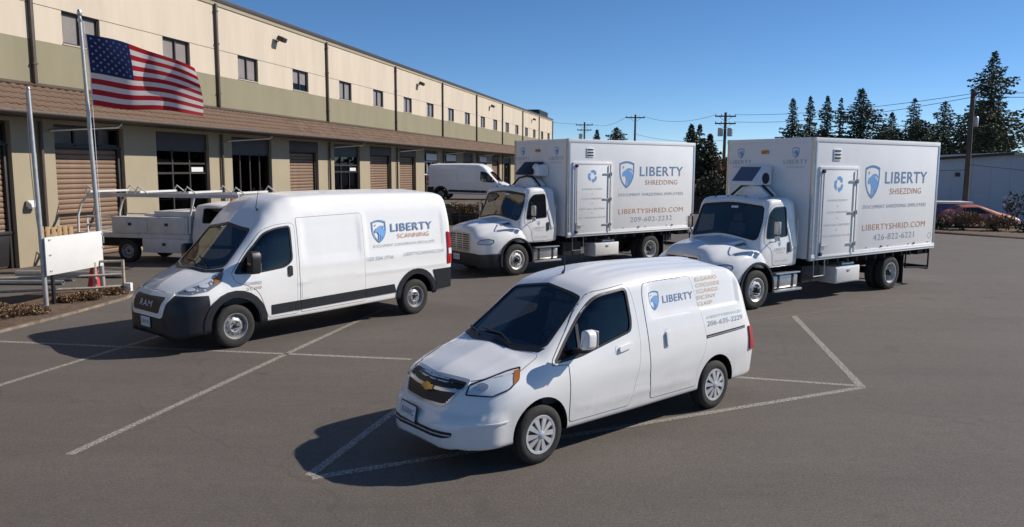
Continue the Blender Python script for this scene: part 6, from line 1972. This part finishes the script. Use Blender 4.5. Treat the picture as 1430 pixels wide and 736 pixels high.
bush(15.6, 57, 3.0, 2.6, 4.7, 'tall brown leaved shrub beside the right box truck front', 34, 'autumn', 'tall_shrub', 1500, leafs=0.30, group=G2)
bush(13.6, 54, 3.2, 2.4, 3.0, 'dark rounded shrub low between the two box trucks', 35, 'shrub', 'tall_shrub', 1500, leafs=0.26, group=G2)
bush(11.4, 56, 2.6, 2.4, 3.4, 'dark shrub peeking past the rear of the left box truck', 36, 'shrub', 'tall_shrub', 1300, leafs=0.26, group=G2)
conifer(12.4, 95, 7.9, 2.6, 'small dark fir tip above the left box truck, right of the pair', 37, group='fir tips above the left box truck', tall=0.7)
conifer(10.1, 95, 7.6, 1.6, 'smaller fir tip above the left box truck, left of the pair', 38, group='fir tips above the left box truck')
# fence behind the trucks
fe = thing('board_fence', 'dark brown board fence behind the gap between the box trucks', 'fence', (10.5, 53.2, 0), R_(-4))
MAT['fence'] = M('dark_fence_wood', (0.075, 0.055, 0.045), 0.9, var=0.3, vs=4)
for k in range(22):
    obj('board', MB().box(k * 0.30, k * 0.30 + 0.27, 0, 0.03, 0.05, 1.15), 'fence', fe)
for z in (0.3, 0.9):
    obj('fence_rail', MB().box(0, 6.6, 0.031, 0.08, z, z + 0.09), 'fence', fe)
# distant woods
rn = random.Random(5)
V = []; Fc = []
for i in range(9000):
    x = rn.uniform(-10, 130); y = rn.uniform(112, 122)
    h = 4.2 + 1.2 * math.sin(x * 0.23) + 0.9 * math.sin(x * 0.71 + 1)
    leaf(V, Fc, Vector((x, y, rn.uniform(0, 1) ** 0.8 * h)), (rn.uniform(-1, 1), rn.uniform(-1, 1), rn.uniform(-0.3, 1)), rn.uniform(0.6, 1.3), rn)
o = obj('distant_woods', flat_mesh(V, Fc, 'distant_woods'), 'fir2')
o['kind'] = 'stuff'; o['label'] = 'low band of distant dark woods along the horizon'; o['category'] = 'woods'

G3 = 'dry brush along the far lot edge'
for i, (x, y, w, h, lab) in enumerate(((20.9, 39.0, 1.6, 0.55, 'low dry brush clump below the blue trailer'), (22.3, 38.6, 1.9, 0.95, 'dry brush clump in front of the rear of the red car'), (23.6, 38.0, 2.0, 0.75, 'dry brush clump in front of the middle of the red car'), (25.0, 37.3, 1.9, 0.5, 'dry brush clump in front of the nose of the red car'), (26.6, 36.5, 2.0, 0.5, 'dry brush clump at the right picture edge'))):
    bush(x, y, w, 1.1, h, lab, 50 + i, 'dry' if i in (1, 2) else 'shrub', 'dry_brush', 700, z0=0.05, leafs=0.15, group=G3)
bush(26.6, 41.5, 1.5, 1.2, 1.9, 'spindly sapling against the grey building', 58, 'shrub', 'sapling', 260, z0=0.05, leafs=0.16)
G4 = 'dry brown brush in the planting bed'
for i, (x, y, w, h, lab) in enumerate(((-10.35, 14.75, 1.5, 0.32, 'large brown brush clump at the left edge below the white board'), (-9.75, 15.4, 0.95, 0.20, 'small brown brush clump left of the shorter flagpole foot'), (-9.35, 17.25, 0.9, 0.20, 'brown brush clump near the foot of the tall flagpole'), (-9.75, 16.95, 0.8, 0.15, 'low brown brush clump under the white board'), (-9.2, 17.85, 0.55, 0.18, 'tiny brown brush clump by the railing end'))):
    bush(x, y, w, w * 0.8, h, lab, 70 + i, 'dry', 'dry_brush', int(2600 * w), z0=0.03, leafs=0.05, group=G4)
# planter by the retaining wall
pb = thing('planter_box', 'black planter box standing against the retaining wall', 'planter', (-2.35, 41.6, 0), R_(-10))
obj('planter_body', MB().add([(-0.75, -0.25, 0), (0.75, -0.25, 0), (0.75, 0.25, 0), (-0.75, 0.25, 0), (-0.85, -0.32, 0.62), (0.85, -0.32, 0.62), (0.85, 0.32, 0.62), (-0.85, 0.32, 0.62)], [(0, 3, 2, 1), (4, 5, 6, 7), (0, 1, 5, 4), (1, 2, 6, 5), (2, 3, 7, 6), (3, 0, 4, 7)]).mesh('planter_body', bevel=0.02), 'black', pb)
obj('soil', MB().box(-0.8, 0.8, -0.28, 0.28, 0.60, 0.64), 'mulch', pb)
bush(-2.35, 41.6, 1.7, 0.7, 0.55, 'reddish brown plants growing in the black planter', 80, 'autumn', 'planter_plants', 500, z0=0.62, leafs=0.13)
hr = thing('hand_rail', 'black hand rail beside the planter below the far van', 'railing', (-3.5, 42.0, 0), R_(-10))
for x in (0, 0.9, 1.8, 2.7):
    obj('post', MB().cyl((x - 0.9, -0.9, 0), (x - 0.9, -0.9, 0.95), 0.03, n=8), 'black', hr)
for z in (0.5, 0.93):
    obj('rail', MB().cyl((-0.9, -0.9, z), (1.8, -0.9, z), 0.025, n=8), 'black', hr)

# ------------------------------------------------------------------ utility poles and wires
def utility_pole(x, y, H, label, arms, rz=0.0, tf=None, r=0.14):
    t = thing('utility_pole', label, 'utility pole', (x, y, 0), rz, 'utility poles')
    obj('pole', MB().tube([(0, 0, -0.1), (0.02, 0, H * 0.5), (0.03, 0, H)], [r, r * 0.85, r * 0.68], 12), 'pole', t)
    for z, L in arms:
        a = obj('crossarm', MB().box(-L / 2, L / 2, -0.16, -0.06, z - 0.06, z + 0.06).mesh('crossarm', bevel=0.01), 'pole', t)
        for k in (-0.46, -0.2, 0.2, 0.46):
            obj('insulator', MB().lathe([(0.0, 0.16), (0.03, 0.15), (0.045, 0.08), (0.03, 0.06), (0.05, 0.03), (0.02, 0)], 'z', 8, (k * L, -0.11, z + 0.06)), 'galv', a)
        obj('brace', MB().tube([(-L * 0.3, -0.15, z - 0.05), (0, -0.15, z - 0.5), (L * 0.3, -0.15, z - 0.05)], 0.018, 5), 'galv', a)
    for (x0, z0, h0, r0) in tf or []:
        obj('transformer', MB().lathe([(0, h0), (r0 * 0.8, h0), (r0, h0 - 0.05), (r0, 0.03), (r0 * 0.9, 0), (0, 0)], 'z', 16, (x0, -0.2, z0)), 'galv', t)
    return t
utility_pole(19.31, 72, 8.1, 'utility pole with two crossarms and transformers between the box trucks', [(7.75, 1.9), (7.1, 1.9)], tf=[(-0.45, 5.95, 0.75, 0.24), (0.42, 5.95, 0.75, 0.24)], r=0.17)
utility_pole(13.91, 90, 9.1, 'thin utility pole with single crossarm above the left box truck', [(8.75, 2.2)], r=0.15)
utility_pole(9.97, 110, 9.4, 'farthest utility pole just right of the warehouse end', [(9.0, 2.4), (8.3, 2.0)], tf=[(-0.5, 6.9, 0.9, 0.28)], r=0.16)
utility_pole(25.05, 43.3, 7.35, 'tall wooden utility pole in front of the grey building', [(7.05, 1.5)], rz=R_(62), tf=[(0.32, 5.35, 0.55, 0.17)], r=0.16)
MAT['wire'] = M('wire', (0.02, 0.02, 0.022), 0.6)
def wire(a, b, sag, label, r=0.016):
    a, b = Vector(a), Vector(b)
    pts = []
    for i in range(21):
        t = i / 20
        p = a.lerp(b, t); p.z -= sag * 4 * t * (1 - t)
        pts.append(p)
    tag(obj('overhead_wire', MB().tube(pts, r, 5), 'wire'), label, 'wire', 'overhead wires')
wire((2.6, 112.5, 10.3), (9.0, 110, 9.15), 0.3, 'wire from the warehouse end to the farthest utility pole')
wire((10.9, 110, 9.15), (13.0, 90, 8.9), 0.6, 'wire between the farthest pole and the thin pole')
wire((14.9, 90, 8.9), (18.5, 72, 7.9), 0.6, 'upper left wire from the thin pole to the two armed pole')
wire((14.0, 90, 6.9), (19.3, 72, 5.6), 0.4, 'low sagging wire right of the thin pole')
wire((20.2, 72, 7.9), (25.5, 43.9, 7.2), 0.35, 'upper wire between the two armed pole and the tall pole')
wire((20.2, 72, 7.25), (24.8, 42.9, 6.9), 0.45, 'lower wire between the two armed pole and the tall pole')
wire((25.6, 43.9, 7.2), (62, 30, 8.6), 0.6, 'upper wire leaving the tall pole to the right')
wire((25.0, 43.0, 6.9), (62, 28, 8.0), 0.6, 'lower wire leaving the tall pole to the right')
wire((19.1, 45.4, 3.2), (25.0, 43.2, 3.0), 0.12, 'service wire in front of the grey wall left of the tall pole', 0.012)
wire((25.0, 43.2, 3.3), (40, 41, 2.3), 0.2, 'service wire in front of the grey wall right of the tall pole', 0.012)
